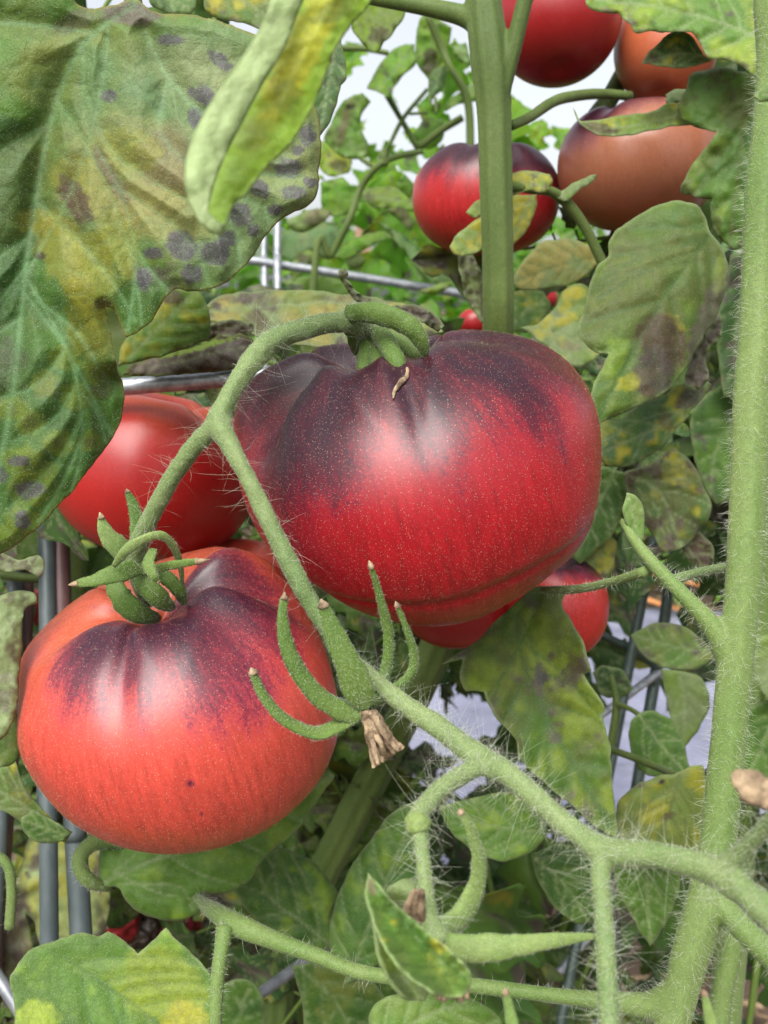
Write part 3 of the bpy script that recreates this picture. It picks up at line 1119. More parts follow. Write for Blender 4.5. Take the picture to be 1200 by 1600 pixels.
stake = thing('wooden_stake', P(567, 352, 2.6) * np.array([1, 1, 0]), 'weathered wooden stake with a square top poking up from the far green row', 'stake')
p = P(567, 340, 2.6)
mb = MB()
for z0, z1, hw in ((0.0, p[2] - .004, .0205), (p[2] - .004, p[2] + .004, .0220)):
    v = np.array([(sx * hw, sy * hw, z) for z in (z0, z1) for sx, sy in ((-1, -1), (1, -1), (1, 1), (-1, 1))]) + np.array([p[0], p[1], 0])
    mb.add(v, [[0, 1, 5, 4], [1, 2, 6, 5], [2, 3, 7, 6], [3, 0, 4, 7], [4, 5, 6, 7], [3, 2, 1, 0]])
build('post', mb.verts(), mb.f, M['wood'], stake, smooth=False)

# ------------------------------------------------------------------ far crop rows
rng = np.random.default_rng(21)
FARG = (np.array((0.11, 0.28, 0.04)), np.array((0.24, 0.44, 0.07)))
far_leaf = []
for k in range(6):
    V, Fc, c = compound_leaf(0.28, np.random.default_rng(40 + k), FARG, 3, 0.15, 0.05, 7, 2)
    far_leaf.append(mesh_data('leaf', V, Fc, M['leaf_far'], c))


def crop_plant(x, y, h, nl, label, group):
    root = thing('tomato_plant', (x, y, 0), label, 'tomato plant', group)
    pts = [np.array([x + rng.normal() * .03 * k, y + rng.normal() * .03 * k, h * k / 4]) for k in range(5)]
    v, f = tube(pts, [.012, .011, .009, .007, .004], n=8)
    build('stem', v, f, M['stem_dark'], root)
    cv = catmull(pts, 40)
    for k in range(nl):
        t = 0.12 + 0.88 * (k + rng.random()) / nl
        b = cv[int(t * 39)]
        a = k * 2.4 + rng.normal() * .4
        fw = np.array([math.cos(a), math.sin(a), rng.uniform(-.25, .6)])
        place(far_leaf[int(rng.integers(6))], 'leaf', root, b, fw, (0, 0, 1), rng.uniform(.75, 1.25))
    return root


for k in range(9):
    x = -1.9 + k * 0.52
    crop_plant(x + rng.normal() * .06, 2.95 + rng.normal() * .12, 1.30 + rng.uniform(-.08, .10), 28,
               'bushy green tomato plant in the blurred row behind the ground cloth', 'far row of tomato plants')
mb, pg = MB(), []
for k in range(2600):
    m_ = far_leaf[int(rng.integers(6))]
    row = rng.integers(3)
    x, y, z = rng.uniform(-4.5, 4.5), 4.3 + row * 1.5 + rng.normal() * .18, rng.uniform(0.1, 1.32 + row * .10)
    if k % 3 == 0:
        V, Fc, c = generic_leaflet(.16, .10, rng, .3, FARG, 5, 2)
    else:
        V, Fc, c = generic_leaflet(.22, .14, rng, .3, FARG, 5, 2)
    a, b = rng.uniform(0, 6.28), rng.normal() * .7
    R = np.array([[math.cos(a), -math.sin(a), 0], [math.sin(a), math.cos(a), 0], [0, 0, 1]]) @ np.array([[1, 0, 0], [0, math.cos(b), -math.sin(b)], [0, math.sin(b), math.cos(b)]])
    mb.add(V @ R.T + np.array([x, y, z]), Fc)
    pg.append(c)
build('crop_row', mb.verts(), mb.f, M['leaf_far'], pig=np.vstack(pg), kind='stuff')


# ------------------------------------------------------------------ the plants close by
def proj(q):
    r = q - CAM
    z = r @ FWD
    return 600 + (r @ RIGHT) / z * F, 800 - (r @ UP) / z * F


def stem_to_ground(rows):
    """world path and radii of a stem seen along rows, carried on down into the soil"""
    r = np.asarray(rows, float)
    q = P(r[:, 0], r[:, 1], r[:, 2])
    rad = r[:, 3] * r[:, 2] / F
    d = nrm(q[-1] - q[-2])
    m1 = q[-1] + d * 0.12
    base = np.array([m1[0] + d[0] * .05, m1[1] + d[1] * .05, -0.02])
    return np.vstack([q, m1, base]), np.r_[rad, rad[-1] * 1.05, rad[-1] * 1.25], base


def skin(name, parent, parts, mat, voxel, smooth=8, label=None):
    mb = MB()
    for v, f in parts:
        mb.add(v, f)
    o = build(name, mb.verts(), mb.f, M[mat], parent, label=label)
    return fuse(o, voxel, smooth)


def twig(parent, rows, mat='stem', name='petiole', n=10, label=None, seg=None, fz=0, ln=.0015):
    v, f = ptube(rows, n=n, wob=.08, seed=len(rows), seg=seg)
    o = build(name, v, f, M[mat], parent, label=label)
    if fz:
        hairs(o, fz, ln, .00004, M['hair'], 'stem_hairs', .4, .1, None, 3, 3, len(rows))
    return o


# --- plant in front: the thick hairy stem at right, its fruit truss and the leaves below
main_rows = [(1208, -80, .252, 26), (1205, 0, .25, 27), (1210, 100, .249, 27), (1203, 213, .247, 28), (1191, 320, .245, 28), (1183, 520, .242, 28), (1175, 600, .241, 28),
             (1171, 712, .24, 28), (1162, 900, .238, 27.5), (1148, 1040, .237, 27), (1137, 1162, .236, 27), (1121, 1315, .235, 27.5), (1103, 1410, .234, 31), (1075, 1505, .233, 29), (1045, 1620, .232, 26)]
mp_, mr_, base = stem_to_ground(main_rows)
A = thing('tomato_plant', (base[0], base[1], 0), 'nearest tomato plant, with the thick hairy stem along the right edge and the forked truss', 'tomato plant')
branchB = [(1062, 1548, .233, 25.5), (1020, 1570, .236, 21.2), (965, 1566, .24, 16.1), (880, 1557, .247, 11.9), (740, 1540, .255, 11.9), (650, 1532, .26, 11.0), (560, 1518, .265, 11.9),
           (500, 1495, .268, 11.9), (430, 1470, .27, 14.4), (375, 1447, .272, 17.0), (338, 1426, .285, 14.4), (310, 1405, .318, 7.6), (292, 1388, .345, 4.2)]
branchC = [(1140, 1025, .238, 24), (1112, 978, .238, 17), (1062, 924, .24, 12.5), (1020, 880, .245, 11), (992, 845, .25, 9), (972, 812, .255, 6)]
main = skin('stem', A, [tube(mp_, mr_, n=28, seg=120, wob=.05, seed=4, rib=.035, nrib=5), ptube(branchB, n=18, seg=90, wob=.06), ptube(branchC, n=18, seg=50, wob=.06),
                        ptube([(1090, 1375, .236, 22), (1125, 1410, .232, 20), (1165, 1455, .226, 20), (1225, 1512, .218, 22)], n=16, seg=20)], 'stem', .0006, 6)
hairs(main, 5200, .0030, .000034, M['hair'], 'stem_hairs', .35, .25, lambda q: ((q[:, 2] > .4) * np.where(proj(q)[0] > 1010, 1.0, .25)), 3, 4, 5)
hairs(main, 14000, .00042, .00002, M['hair'], 'velvet', .3, .0, lambda q: (q[:, 2] > .45) * 1.0, 3, 2, 6)

t1 = [(1235, 1460, .163, 24.3), (1165, 1395, .17, 23.4), (1120, 1362, .175, 23.4), (1040, 1338, .18, 19.8), (950, 1330, .188, 21.6), (880, 1285, .195, 18.0), (800, 1215, .203, 18.9), (752, 1186, .21, 19.8),
      (690, 1140, .217, 18.0), (630, 1100, .222, 15.3), (585, 1060, .226, 11.7), (540, 1020, .228, 11.7), (500, 965, .229, 13.5), (465, 905, .229, 15.3), (430, 835, .23, 14.4), (395, 765, .231, 14.0),
      (365, 705, .233, 14.4), (343, 662, .236, 18.9), (355, 625, .239, 15.3), (375, 590, .242, 15.3), (400, 558, .246, 18.0), (430, 530, .252, 17.1), (480, 513, .262, 16.2), (530, 503, .272, 17.1),
      (562, 507, .281, 18.9), (588, 540, .290, 15.3)]
t2 = [(343, 662, .236, 18.0), (310, 690, .238, 15.3), (280, 730, .241, 14.4), (250, 780, .245, 14.0), (225, 830, .250, 14.4), (212, 870, .256, 17.1), (222, 905, .262, 18.9), (234, 940, .270, 13.5)]
t3 = [(757, 1192, .209, 16.2), (720, 1212, .205, 15.3), (688, 1235, .20, 15.3), (662, 1262, .195, 15.3), (653, 1285, .192, 16.2), (657, 1312, .19, 12.6), (661, 1350, .187, 12.6), (666, 1400, .184, 13.5), (672, 1440, .182, 17.1),
      (690, 1475, .18, 21.6)]
t4 = [(945, 1330, .188, 18.0), (938, 1365, .186, 16.2), (942, 1420, .183, 15.3), (947, 1500, .178, 16.2), (952, 1600, .172, 17.1), (955, 1720, .165, 18.0)]
t5 = [(1120, 1362, .175, 18.9), (1150, 1340, .172, 14.4), (1180, 1310, .168, 13.5), (1225, 1262, .162, 13.5)]
truss = skin('fruit_truss', A, [ptube(t1, n=20, seg=220, wob=.26, seed=2), ptube(t2, n=18, seg=70, wob=.2, seed=3), ptube(t3, n=18, seg=70, wob=.2, seed=4), ptube(t4, n=18, seg=50, wob=.08, seed=5),
                                ptube(t5, n=18, seg=30, wob=.08, seed=6)], 'stem_truss', .00045, 6)
hairs(truss, 2500, .0052, .000032, M['hair'], 'stem_hairs', .6, .1,
      lambda q: np.where(proj(q)[0] > 560, 1.0, .25) * np.where(proj(q)[0] > 1000, .6, 1.0), 3, 7, 7, .6)
hairs(truss, 16000, .0004, .000026, M['hair'], 'velvet', .3, 0, None, 3, 2, 8)
# the knuckle where the pedicel would break off
v, f = ptube([(645, 1276, .193, 15), (653, 1287, .1915, 20), (657, 1298, .191, 16)], n=14, seg=10, wob=.35, seed=9)
build('knuckle', v, f, M['sepal_pale'], A)

# the calyx of a flower that set no fruit, in front of the near tomatoes
cal = bpy.data.objects.new('empty_calyx', None)
COL.objects.link(cal)
cal.parent = A
cal.location = P(572, 1100, .222) - origin(A)
cal['label'] = 'fruitless calyx with five curled sepals and a withered flower'
sepal(cal, [(575, 1095, .224, 13.5), (588, 1080, .226, 11.7), (603, 1045, .227, 9.9), (607, 990, .226, 9.5), (592, 925, .222, 6.8), (579, 884, .219, 4.5)], tip=15, fuzz=900, flat=.5, side=.5)
sepal(cal, [(580, 1098, .224, 11.7), (615, 1080, .227, 10.8), (640, 1055, .229, 9.0), (647, 1025, .229, 8.1), (636, 985, .227, 6.3), (620, 945, .225, 4.0)], tip=10, fuzz=800, flat=.5, side=.6)
sepal(cal, [(575, 1112, .221, 9.0), (545, 1114, .218, 17.1), (505, 1094, .215, 17.1), (470, 1055, .213, 14.4), (449, 1010, .212, 12.6), (441, 965, .212, 9.0), (444, 935, .213, 6.3)], tip=18, fuzz=1300, flat=.45, side=.35)
sepal(cal, [(572, 1112, .221, 8.1), (540, 1127, .218, 13.5), (495, 1145, .214, 13.5), (445, 1125, .211, 11.7), (412, 1088, .210, 9.9), (395, 1050, .210, 7.2)], tip=14, fuzz=1100, flat=.4, side=.7)
o = sepal(cal, [(572, 1106, .219, 12.6), (560, 1078, .217, 25.2), (540, 1030, .215, 21.6), (520, 985, .214, 15.3), (505, 945, .2135, 8.1)], tip=18, fuzz=1500, flat=.3, side=.1)
fl = build('withered_flower', *(lambda b: (b.verts(), b.f))(
    (lambda b: [b.add(*ptube([(572 + 3 * k, 1112, .219 + .001 * math.sin(k * 2), 6), (582 + 5 * k, 1140 - k, .2185 + .0016 * math.sin(k * 4.2), 6.5), (590 + 7 * k, 1166 - 3 * k, .219 + .002 * math.cos(k * 3.7), 5),
                              (598 + 9 * k, 1190 - 6 * k, .219 + .003 * math.sin(k * 1.3), 4)], n=9, seg=22, wob=.9, seed=int(k * 10) + 50, flat=.6)) for k in (-1.5, -.8, 0, .7, 1.4, 2.1, 2.8, 3.5)] and b)(MB())), M['dry'], cal)

# blurred calyx low in front
cal2 = bpy.data.objects.new('empty_calyx', None)
COL.objects.link(cal2)
cal2.parent = A
cal2.location = P(690, 1485, .178) - origin(A)
cal2['label'] = 'blurred calyx with a broad sepal folded forward, low in front'
leaf(cal2, [(574, 1368), (588, 1378), (612, 1405), (650, 1440), (695, 1478), (730, 1512), (738, 1534), (722, 1556), (688, 1556), (645, 1530), (612, 1495), (590, 1455), (577, 1415), (571, 1388)], [(728, 1530), (660, 1470), (576, 1374)], .163, (.002, -.003), -.0075, .0004, 4, 5, (GREEN * 1.1, LIGHT), .1,
     spots=[(580, 1385, 8, 18, -20, TAN, .8), (640, 1450, 14, 60, -45, DEEP, .6)], name='sepal', th=.0003, wave=.0016, vamt=.5, vcol=DEEP, edgecol=PALE * 1.3)  # dark green band along the midline: shade of the fold put into the pigment
leaf(cal2, [(581, 1410), (596, 1440), (622, 1478), (655, 1512), (672, 1545), (660, 1566), (636, 1560), (608, 1530), (592, 1488), (584, 1450)], [(655, 1560), (615, 1500), (584, 1420)], .171, (.002, -.003), -.006, .0004, 4, 4, (LIGHT, PALE * .9), 0, spots=[(600, 1500, 14, 30, -20, LIME * .8 + YELLOW * .2, .5)], name='sepal',
     th=.0006, wave=.0006, vamt=.3)
sepal(cal2, [(700, 1482, .178, 22), (760, 1482, .176, 21), (830, 1474, .176, 14), (890, 1466, .178, 9), (928, 1463, .18, 5)], 'sepal_pale', .4, .2, fuzz=600)
sepal(cal2, [(685, 1455, .182, 20), (718, 1432, .185, 20), (743, 1390, .186, 17), (748, 1345, .185, 13), (735, 1295, .183, 9), (720, 1268, .182, 6)], 'sepal_pale', .45, .6, tip=8, fuzz=900)
leaf(cal2, [(604, 1392), (622, 1376), (650, 1372), (668, 1390), (675, 1430), (690, 1470), (665, 1465), (640, 1435), (618, 1412)], [(685, 1465), (645, 1410), (612, 1388)], .184, (0, .004), .006, .0002, 5, 0, (LIGHT, PALE), 0, name='sepal', th=.0005)
mb = MB()
for k in range(6):
    mb.add(*ptube([(690 + 3 * k, 1515, .172, 8), (688 + 7 * k, 1540, .170 + .001 * math.sin(k * 3), 9), (685 + 9 * k, 1562 + 3 * math.sin(k * 2), .169, 4)], n=8, seg=14, wob=.7, seed=k))
for k in range(3):
    mb.add(*ptube([(650 + 6 * k, 1440, .182, 7), (640 + 8 * k, 1415, .18, 9), (648 + 6 * k, 1392, .178, 4)], n=8, seg=14, wob=.6, seed=k + 9))
build('withered_flower', mb.verts(), mb.f, M['dry'], cal2)
# withered petal and sepal tips reaching in at the lower right
sepal(A, [(1235, 1262, .150, 8), (1205, 1246, .150, 20), (1172, 1226, .150, 24), (1148, 1210, .151, 11)], 'dry', .45, .2, name='withered_petal', wob=.5)
sepal(A, [(1130, 1660, .17, 15), (1112, 1600, .17, 10), (1100, 1550, .17, 5)], 'sepal_pale', .5, name='sepal', tip=9)
sepal(A, [(812, 1670, .17, 14), (800, 1600, .17, 11), (790, 1548, .17, 5)], 'sepal_pale', .5, name='sepal', tip=8)

twig(A, [(1010, 892, .247, 9), (960, 908, .262, 7), (905, 920, .285, 7), (850, 922, .305, 6)], fz=260)
twig(A, [(1035, 912, .246, 8), (1080, 898, .262, 8), (1132, 886, .28, 7)], fz=200)
twig(A, [(352, 1448, .271, 14), (346, 1485, .268, 12), (339, 1540, .265, 11), (334, 1640, .262, 11)], fz=300)
leaf(A, [(978, 772), (991, 774), (1004, 788), (1009, 810), (1006, 835), (1002, 852), (990, 842), (978, 820), (975, 795)], [(1000, 850), (990, 810), (983, 776)], .252, nsec=3, g=(GREEN * 1.1, LIGHT), sp=5)
leaf(A, [(840, 915), (884, 926), (878, 945), (892, 968), (912, 1005), (923, 1046), (911, 1056), (930, 1080), (944, 1106), (940, 1118), (954, 1162), (957, 1210), (966, 1312), (930, 1290), (890, 1255),
         (855, 1228), (812, 1185), (805, 1155), (775, 1122), (755, 1080), (730, 1080), (718, 1060), (722, 1030), (690, 1038), (715, 1020), (745, 1000), (790, 955)],
     [(852, 920), (812, 955), (812, 1015), (842, 1095), (900, 1200), (962, 1305)], .318, (-.002, -.006), -.012, .0007, 5, 6, (GREEN * .8, OLIVE * .6), .36, LIME * .65 + YELLOW * .12, .35, GREYBROWN,
     [(847, 1060, 10, 9, 20, NECRO * .7, .85), (895, 960, 10, 14, 0, TAN, .7), (900, 1040, 30, 10, 60, BROWN, .5), (810, 1165, 8, 14, 0, BROWN, .6)], vcol=DEEP, vamt=.5, wave=.002, label='long drooping leaf with a toothed edge and a brown spot')
leaf(A, [(157, 1325), (300, 1296), (420, 1240), (515, 1203), (523, 1213), (500, 1245), (470, 1290), (430, 1325), (400, 1355), (385, 1380), (350, 1397), (313, 1396), (318, 1418), (290, 1437), (250, 1438), (220, 1427), (198, 1408), (183, 1388), (150, 1386)],
     [(152, 1384), (225, 1350), (330, 1315), (440, 1265), (520, 1210)], .325, (.001, -.008), .004, .0007, 5, 4, (GREEN * .85, GREEN * 1.2), .12, LIME, 0, veins=[[(170, 1378), (200, 1345), (230, 1320)], [(180, 1380), (280, 1385), (300, 1420)]],
     wave=.002, label='large smooth green leaf under the left tomato')
twig(A, [(215, 1318, .33, 12), (175, 1312, .325, 13), (145, 1318, .32, 12), (127, 1336, .317, 12), (126, 1358, .316, 12), (142, 1378, .317, 11), (168, 1386, .322, 8)], fz=400)
leaf(A, [(365, 1390), (385, 1365), (420, 1330), (440, 1325), (480, 1340), (510, 1370), (527, 1395), (515, 1430), (520, 1460), (510, 1488), (480, 1480), (430, 1455), (390, 1430), (375, 1405)],
     [(515, 1475), (470, 1440), (420, 1400), (400, 1345)], .36, (.003, -.004), .004, nsec=4, g=(DEEP * 1.2, GREEN), yel=.12, ycol=LIME, sp=5)
leaf(A, [(515, 1480), (515, 1440), (522, 1410), (545, 1360), (580, 1310), (620, 1265), (650, 1250), (668, 1280), (672, 1340), (655, 1430), (600, 1500), (565, 1530), (538, 1540), (545, 1520), (522, 1503)],
     [(545, 1530), (575, 1450), (615, 1350), (652, 1255)], .34, (.003, -.003), .006, nsec=5, g=(DEEP * 1.3, GREEN * 1.1), yel=.15, ycol=LIME, sp=5)
leaf(A, [(15, 1536), (26, 1510), (44, 1488), (60, 1477), (90, 1468), (112, 1460), (130, 1458), (154, 1463), (168, 1454), (184, 1462), (216, 1488), (240, 1468), (260, 1452), (290, 1480), (315, 1505), (333, 1530), (336, 1560), (332, 1650),
         (20, 1650), (22, 1580)], [(100, 1495), (165, 1540), (210, 1570), (300, 1640)], .262, (.002, -.006), -.004, .0005, 4, 4, (GREEN * .72, GREEN * .95), .10, LIME, 0, BROWN,
     [(255, 1545, 80, 60, 20, LIME * .55 + YELLOW * .3, .6), (290, 1600, 40, 40, 0, YELLOW * .9, .6), (55, 1590, 40, 30, 0, LIME * .9 + YELLOW * .3, .7), (150, 1510, 50, 20, 10, LIGHT, .4)], vcol=DEEP, vamt=.6,
     label='broad lobed leaf with a yellow patch, at the bottom', mat='leaf_near', fringe=3500)
leaf(A, [(577, 1585), (590, 1565), (630, 1548), (680, 1540), (730, 1555), (765, 1575), (785, 1600), (780, 1650), (580, 1650)], [(590, 1640), (660, 1590), (740, 1560)], .262, (0, -.004), .003, nsec=4, g=(GREEN * 1.1, LIGHT), sp=5)
leaf(A, [(455, 1510), (520, 1500), (580, 1530), (602, 1560), (576, 1590), (600, 1650), (480, 1650), (470, 1560)], [(460, 1505), (520, 1560), (560, 1640)], .39, nsec=4, g=(DEEP, GREEN * .9), yel=.2, ycol=OLIVE, sp=6)
leaf(A, [(335, 1545), (370, 1530), (400, 1540), (415, 1580), (405, 1650), (330, 1650)], [(340, 1640), (370, 1590), (390, 1545)], .41, nsec=3, g=(DEEP, GREEN), sp=7)

# --- the plant at upper left with the huge spotted leaf
B = thing('tomato_plant', (-.18, .2, 0), 'tomato plant reaching in at the upper left with a huge spotted yellowing leaf', 'tomato plant')
pB = [P(210, 10, .245), P(160, -120, .25), np.array([-.15, .20, 1.12]), np.array([-.175, .2, .95]), np.array([-.18, .2, .5]), np.array([-.18, .2, -.02])]
v, f = tube(pB, [.0022, .003, .005, .0065, .008, .009], n=12, seg=50)
build('stem', v, f, M['stem'], B)
YT = YELLOW * .5 + TAN * .5
halo = lambda x, y, r: (x, y, r * 1.8, r * 1.5, 0, LIME * .45 + YELLOW * .15, .5)
nec = lambda x, y, rx, ry, rot=0: (x, y, rx * 1.14, ry * 1.14, rot, NECRO, .88)
L1_spots = [(290, 230, 230, 230, 0, PALE * .55 + BLUISH * .25, .68), (150, 170, 110, 120, 0, BLUISH * .9, .5), (120, 90, 140, 70, -20, OLIVE * .9, .4), (10, 330, 60, 160, 4, DARK * 1.3, .75), (30, 520, 60, 110, 0, DEEP * .8, .6), (40, 690, 90, 140, 20, DEEP * .75, .55), (165, 560, 30, 60, 0, OLIVE * .7, .4), (200, 260, 110, 95, 30, YT * .8, .38), (255, 320, 80, 70, 0, YT * .85, .5), (265, 250, 60, 50, 0, TAN * .75, .5), (60, 300, 70, 120, 0, OLIVE * .6, .4), (90, 260, 50, 60, 0, OLIVE * .8, .4), (160, 400, 60, 60, 0, OLIVE, .5),
            (110, 180, 60, 60, 0, OLIVE * .9, .35), (300, 100, 80, 40, 10, PALE * .8, .5), (100, 400, 40, 70, -20, YELLOW * .6, .5), (130, 290, 60, 40, 30, YELLOW * .6, .45), (145, 430, 40, 80, -10, YELLOW * .55 + GREEN * .3, .5), (195, 240, 60, 40, 0, YELLOW * .5 + GREEN * .3, .5),
            (185, 380, 30, 60, -20, YELLOW * .55 + GREEN * .3, .5), (60, 345, 40, 20, 0, YELLOW * .6, .4), (135, 500, 34, 70, -10, YELLOW * .55, .45), (70, 90, 40, 30, 0, OLIVE * 1.1, .4),
            (118, 312, 20, 42, -28, BROWN * 1.1, .92), (165, 262, 12, 45, -30, TAN * .55, .75), (190, 300, 12, 26, -30, TAN * .5, .6), (210, 22, 52, 20, 5, GREYBROWN * 1.3, .85), (62, 400, 10, 7, 10, BROWN * .7, .95), (160, 475, 14, 10, 0, BROWN, .6),
            (120, 30, 40, 18, -30, GREYBROWN * 1.1, .5), (30, 30, 50, 40, 0, OLIVE * .8, .4), (205, 170, 40, 22, 20, OLIVE, .3), (150, 120, 30, 50, 0, BLUISH, .4),
            nec(375, 337, 19, 17), nec(337, 395, 23, 20), nec(284, 383, 25, 20, 20), nec(299, 430, 17, 15), nec(402, 293, 20, 13, 30), nec(450, 263, 22, 15), nec(457, 300, 19, 11), nec(430, 328, 12, 8), nec(356, 372, 15, 12), nec(240, 395, 16, 9),
            nec(225, 437, 11, 18), nec(480, 210, 12, 18), nec(345, 95, 22, 10, 40), nec(320, 150, 24, 14, 30), nec(305, 185, 12, 16), nec(485, 285, 10, 8), nec(395, 360, 9, 9), nec(465, 235, 12, 8), nec(265, 62, 20, 8), nec(170, 150, 12, 9),
            halo(46, 765, 22), halo(30, 720, 18), halo(48, 662, 14), halo(18, 640, 14), halo(92, 692, 14), halo(35, 812, 16), halo(140, 690, 12), halo(10, 835, 12), halo(75, 735, 10), halo(70, 600, 14), halo(120, 620, 16), halo(100, 560, 14), halo(150, 580, 14),
            nec(46, 765, 22, 13), nec(30, 720, 17, 8), (48, 662, 13, 12, 0, OLIVE * .6, .85), (18, 640, 9, 12, 0, OLIVE * .6, .8), (92, 692, 11, 11, 0, OLIVE * .6, .85), nec(35, 812, 12, 14), (140, 690, 8, 8, 0, BROWN, .5), nec(2, 742, 8, 10)]


def bulge_l1(x, y):
    low = sstep(430, 520, y) * sstep(240, 150, x)
    c1 = -.010 * np.exp(-(((x - 55) / 90) ** 2 + ((y - 640) / 170) ** 2))
    lobe = -.006 * np.exp(-(((x - 300) / 120) ** 2 + ((y - 300) / 150) ** 2))
    lip = .009 * sstep(120, 195, x) * sstep(560, 600, y)
    trough = .004 * np.exp(-(((x - 75 + (y - 200) * .10) / 38) ** 2)) * sstep(30, 140, y) * sstep(560, 420, y)
    return c1 + lobe + lip + trough + .004 * low


leaf(B, [(-40, -40), (105, -40), (118, 5), (140, 14), (180, 5), (212, -2), (240, 18), (270, 22), (300, 24), (350, 36), (400, 55), (445, 85), (475, 130), (495, 170), (500, 230), (498, 285), (485, 318), (455, 333), (430, 352), (410, 375), (395, 402),
         (362, 435), (330, 452), (296, 455), (268, 456), (254, 474), (240, 500), (215, 520), (197, 527), (188, 508), (178, 484), (165, 478), (174, 530), (186, 580), (194, 600), (192, 650), (170, 695), (140, 735), (100, 782), (50, 832), (0, 866), (-40, 880)],
     [(212, 6), (132, 68), (82, 180), (52, 330), (38, 430), (22, 600), (-10, 780)], .243, (0, .0015), 0, .0021, 3.4, 4, (DEEP * 1.1, GREEN), .10, YT * .8 + LIME * .2, .05, GREYBROWN, L1_spots,
     veins=[[(130, 66), (136, 190), (188, 300), (212, 400), (200, 515)], [(228, 48), (262, 118), (330, 190), (440, 240)], [(136, 150), (170, 230), (250, 290), (345, 340)], [(180, 290), (270, 350), (320, 410)], [(205, 380), (240, 430), (262, 452)], [(38, 430), (76, 492), (118, 585), (128, 700), (110, 770)],
            [(60, 470), (120, 520), (170, 600)], [(120, 600), (80, 660), (20, 690)], [(124, 660), (90, 720), (30, 780)], [(100, 550), (60, 600), (10, 620)], [(126, 690), (95, 760), (60, 815)], [(120, 610), (150, 640), (165, 690)], [(38, 420), (0, 470)], [(265, 120), (250, 200), (300, 260), (400, 320)],
            [(320, 330), (310, 380), (325, 440)], [(350, 330), (370, 370), (375, 420)], [(300, 262), (380, 270), (470, 275)], [(410, 325), (420, 345)]],
     vcol=BLUISH * 1.25, vamt=.62, cells=40, bend=bulge_l1, wave=.0022, mat='leaf_near', label='huge spotted leaf, yellowing, with grey-purple blotches', qs=22, edgecol=YT * .8, fringe=16000)
# curled yellow-green leaf hanging in front of it
leaf(B, [(470, -40), (600, -40), (575, 8), (545, 45), (528, 70), (512, 110), (498, 150), (475, 190), (455, 225), (420, 258), (385, 300), (358, 330), (352, 350), (346, 366), (330, 364), (315, 348), (308, 320), (330, 250), (370, 160), (410, 90), (440, 30)],
     [(540, -35), (490, 60), (430, 180), (340, 355)], .152, (.001, .001), .003, .0003, 4.5, 4, (LIME * 1.45, LIME * 1.3 + .02), .0, YELLOW * 1.2 + LIME * .2, 0, BROWN,
     [(475, 70, 30, 140, 27, YELLOW * 1.3, .7), (425, 170, 24, 90, 28, YELLOW * 1.1, .35), (525, 15, 44, 18, -30, OLIVE * .9, .7), (447, 150, 22, 30, 20, OLIVE * 1.1, .55), (385, 210, 34, 30, 20, OLIVE * 1.2, .5)],
     vcol=LIME * 1.1, vamt=.3, wave=.0012, label='curled yellow leaf with brown blotches, blurred, close to the viewer', under=.3, mat='leaf_glow', flip=True)
leaf(B, [(432, -40), (492, -40), (462, 30), (445, 75), (412, 130), (380, 190), (352, 245), (335, 290), (325, 330), (340, 345), (352, 352), (346, 367), (330, 364), (306, 340), (290, 300), (288, 262), (300, 215), (325, 165), (358, 118), (392, 68), (415, 20)],
     [(460, -35), (400, 95), (330, 220), (318, 340)],   .146, (.002, 0), .0012, .0002, 4.5, 3, (PALE * 1.5 + .03, PALE * 1.25), 0, vamt=.15, wave=.0008, label='rolled pale edge of the curled leaf', under=.2, name='leaf_margin', jag=.2)
twig(B, [(560, -40, .152, 7), (600, -120, .16, 9), (500, -260, .2, 12)], n=10)
leaf(B, [(315, -40), (420, -40), (445, 30), (412, 46), (380, 36), (350, 32), (322, 18)], [(330, -20), (380, 0), (430, 35)], .30, nsec=3, g=(OLIVE * .7, GREEN), yel=.3, brown=.5, sp=6)
leaf(B, [(215, -40), (312, -40), (305, 14), (285, 24), (255, 18), (235, 8)], [(230, -20), (270, 0), (300, 15)], .31, nsec=3, g=(DEEP, GREEN), sp=6)
leaf(B, [(528, 48), (538, 80), (541, 122), (532, 134), (527, 162), (515, 195), (499, 213), (470, 195), (478, 120), (505, 55)], [(525, 55), (515, 120), (500, 205)], .29, nsec=4, g=(DARK * 1.3, DEEP * 1.1), brown=.45, sp=5, bcol=GREYBROWN)

# --- the middle plant: smooth upright stem and what hangs round it
d_rows = [(748, -90, .36, 27), (755, 0, .36, 27), (765, 90, .36, 30), (772, 180, .362, 26), (775, 300, .365, 25), (778, 420, .37, 24), (778, 515, .378, 24), (768, 680, .41, 25), (735, 850, .44, 26), (690, 990, .47, 27), (640, 1100, .48, 26),
          (560, 1255, .50, 26), (490, 1390, .51, 25), (440, 1490, .52, 25), (432, 1600, .525, 25)]
dp, dr, base = stem_to_ground(d_rows)
Cp = thing('tomato_plant', (base[0], base[1], 0), 'tomato plant with the smooth ribbed upright stem rising behind the large dark-shouldered tomato', 'tomato plant')
skin('stem', Cp, [tube(dp, dr, n=30, seg=150, rib=.075, nrib=7, wob=.04, seed=3), ptube([(768, 62, .36, 22), (735, 30, .362, 17), (690, 16, .366, 14.5), (640, 6, .37, 13), (580, -6, .376, 13), (500, -24, .385, 12)], n=16, seg=50),
                  ptube([(772, 190, .361, 15), (790, 115, .359, 15), (803, 70, .357, 13.5), (820, 0, .354, 13), (840, -80, .35, 13)], n=16, seg=40, rib=.06)], 'stem_dark', .0008, 5)
twig(Cp, [(800, 196, .372, 8), (830, 182, .385, 8), (872, 156, .40, 8.5), (930, 147, .42, 8), (985, 150, .43, 7)], 'stem_dark', 'pedicel')
twig(Cp, [(985, 90, .46, 12), (955, 150, .46, 15), (915, 210, .46, 16), (880, 290, .47, 16)], 'stem_dark', 'side_stem')
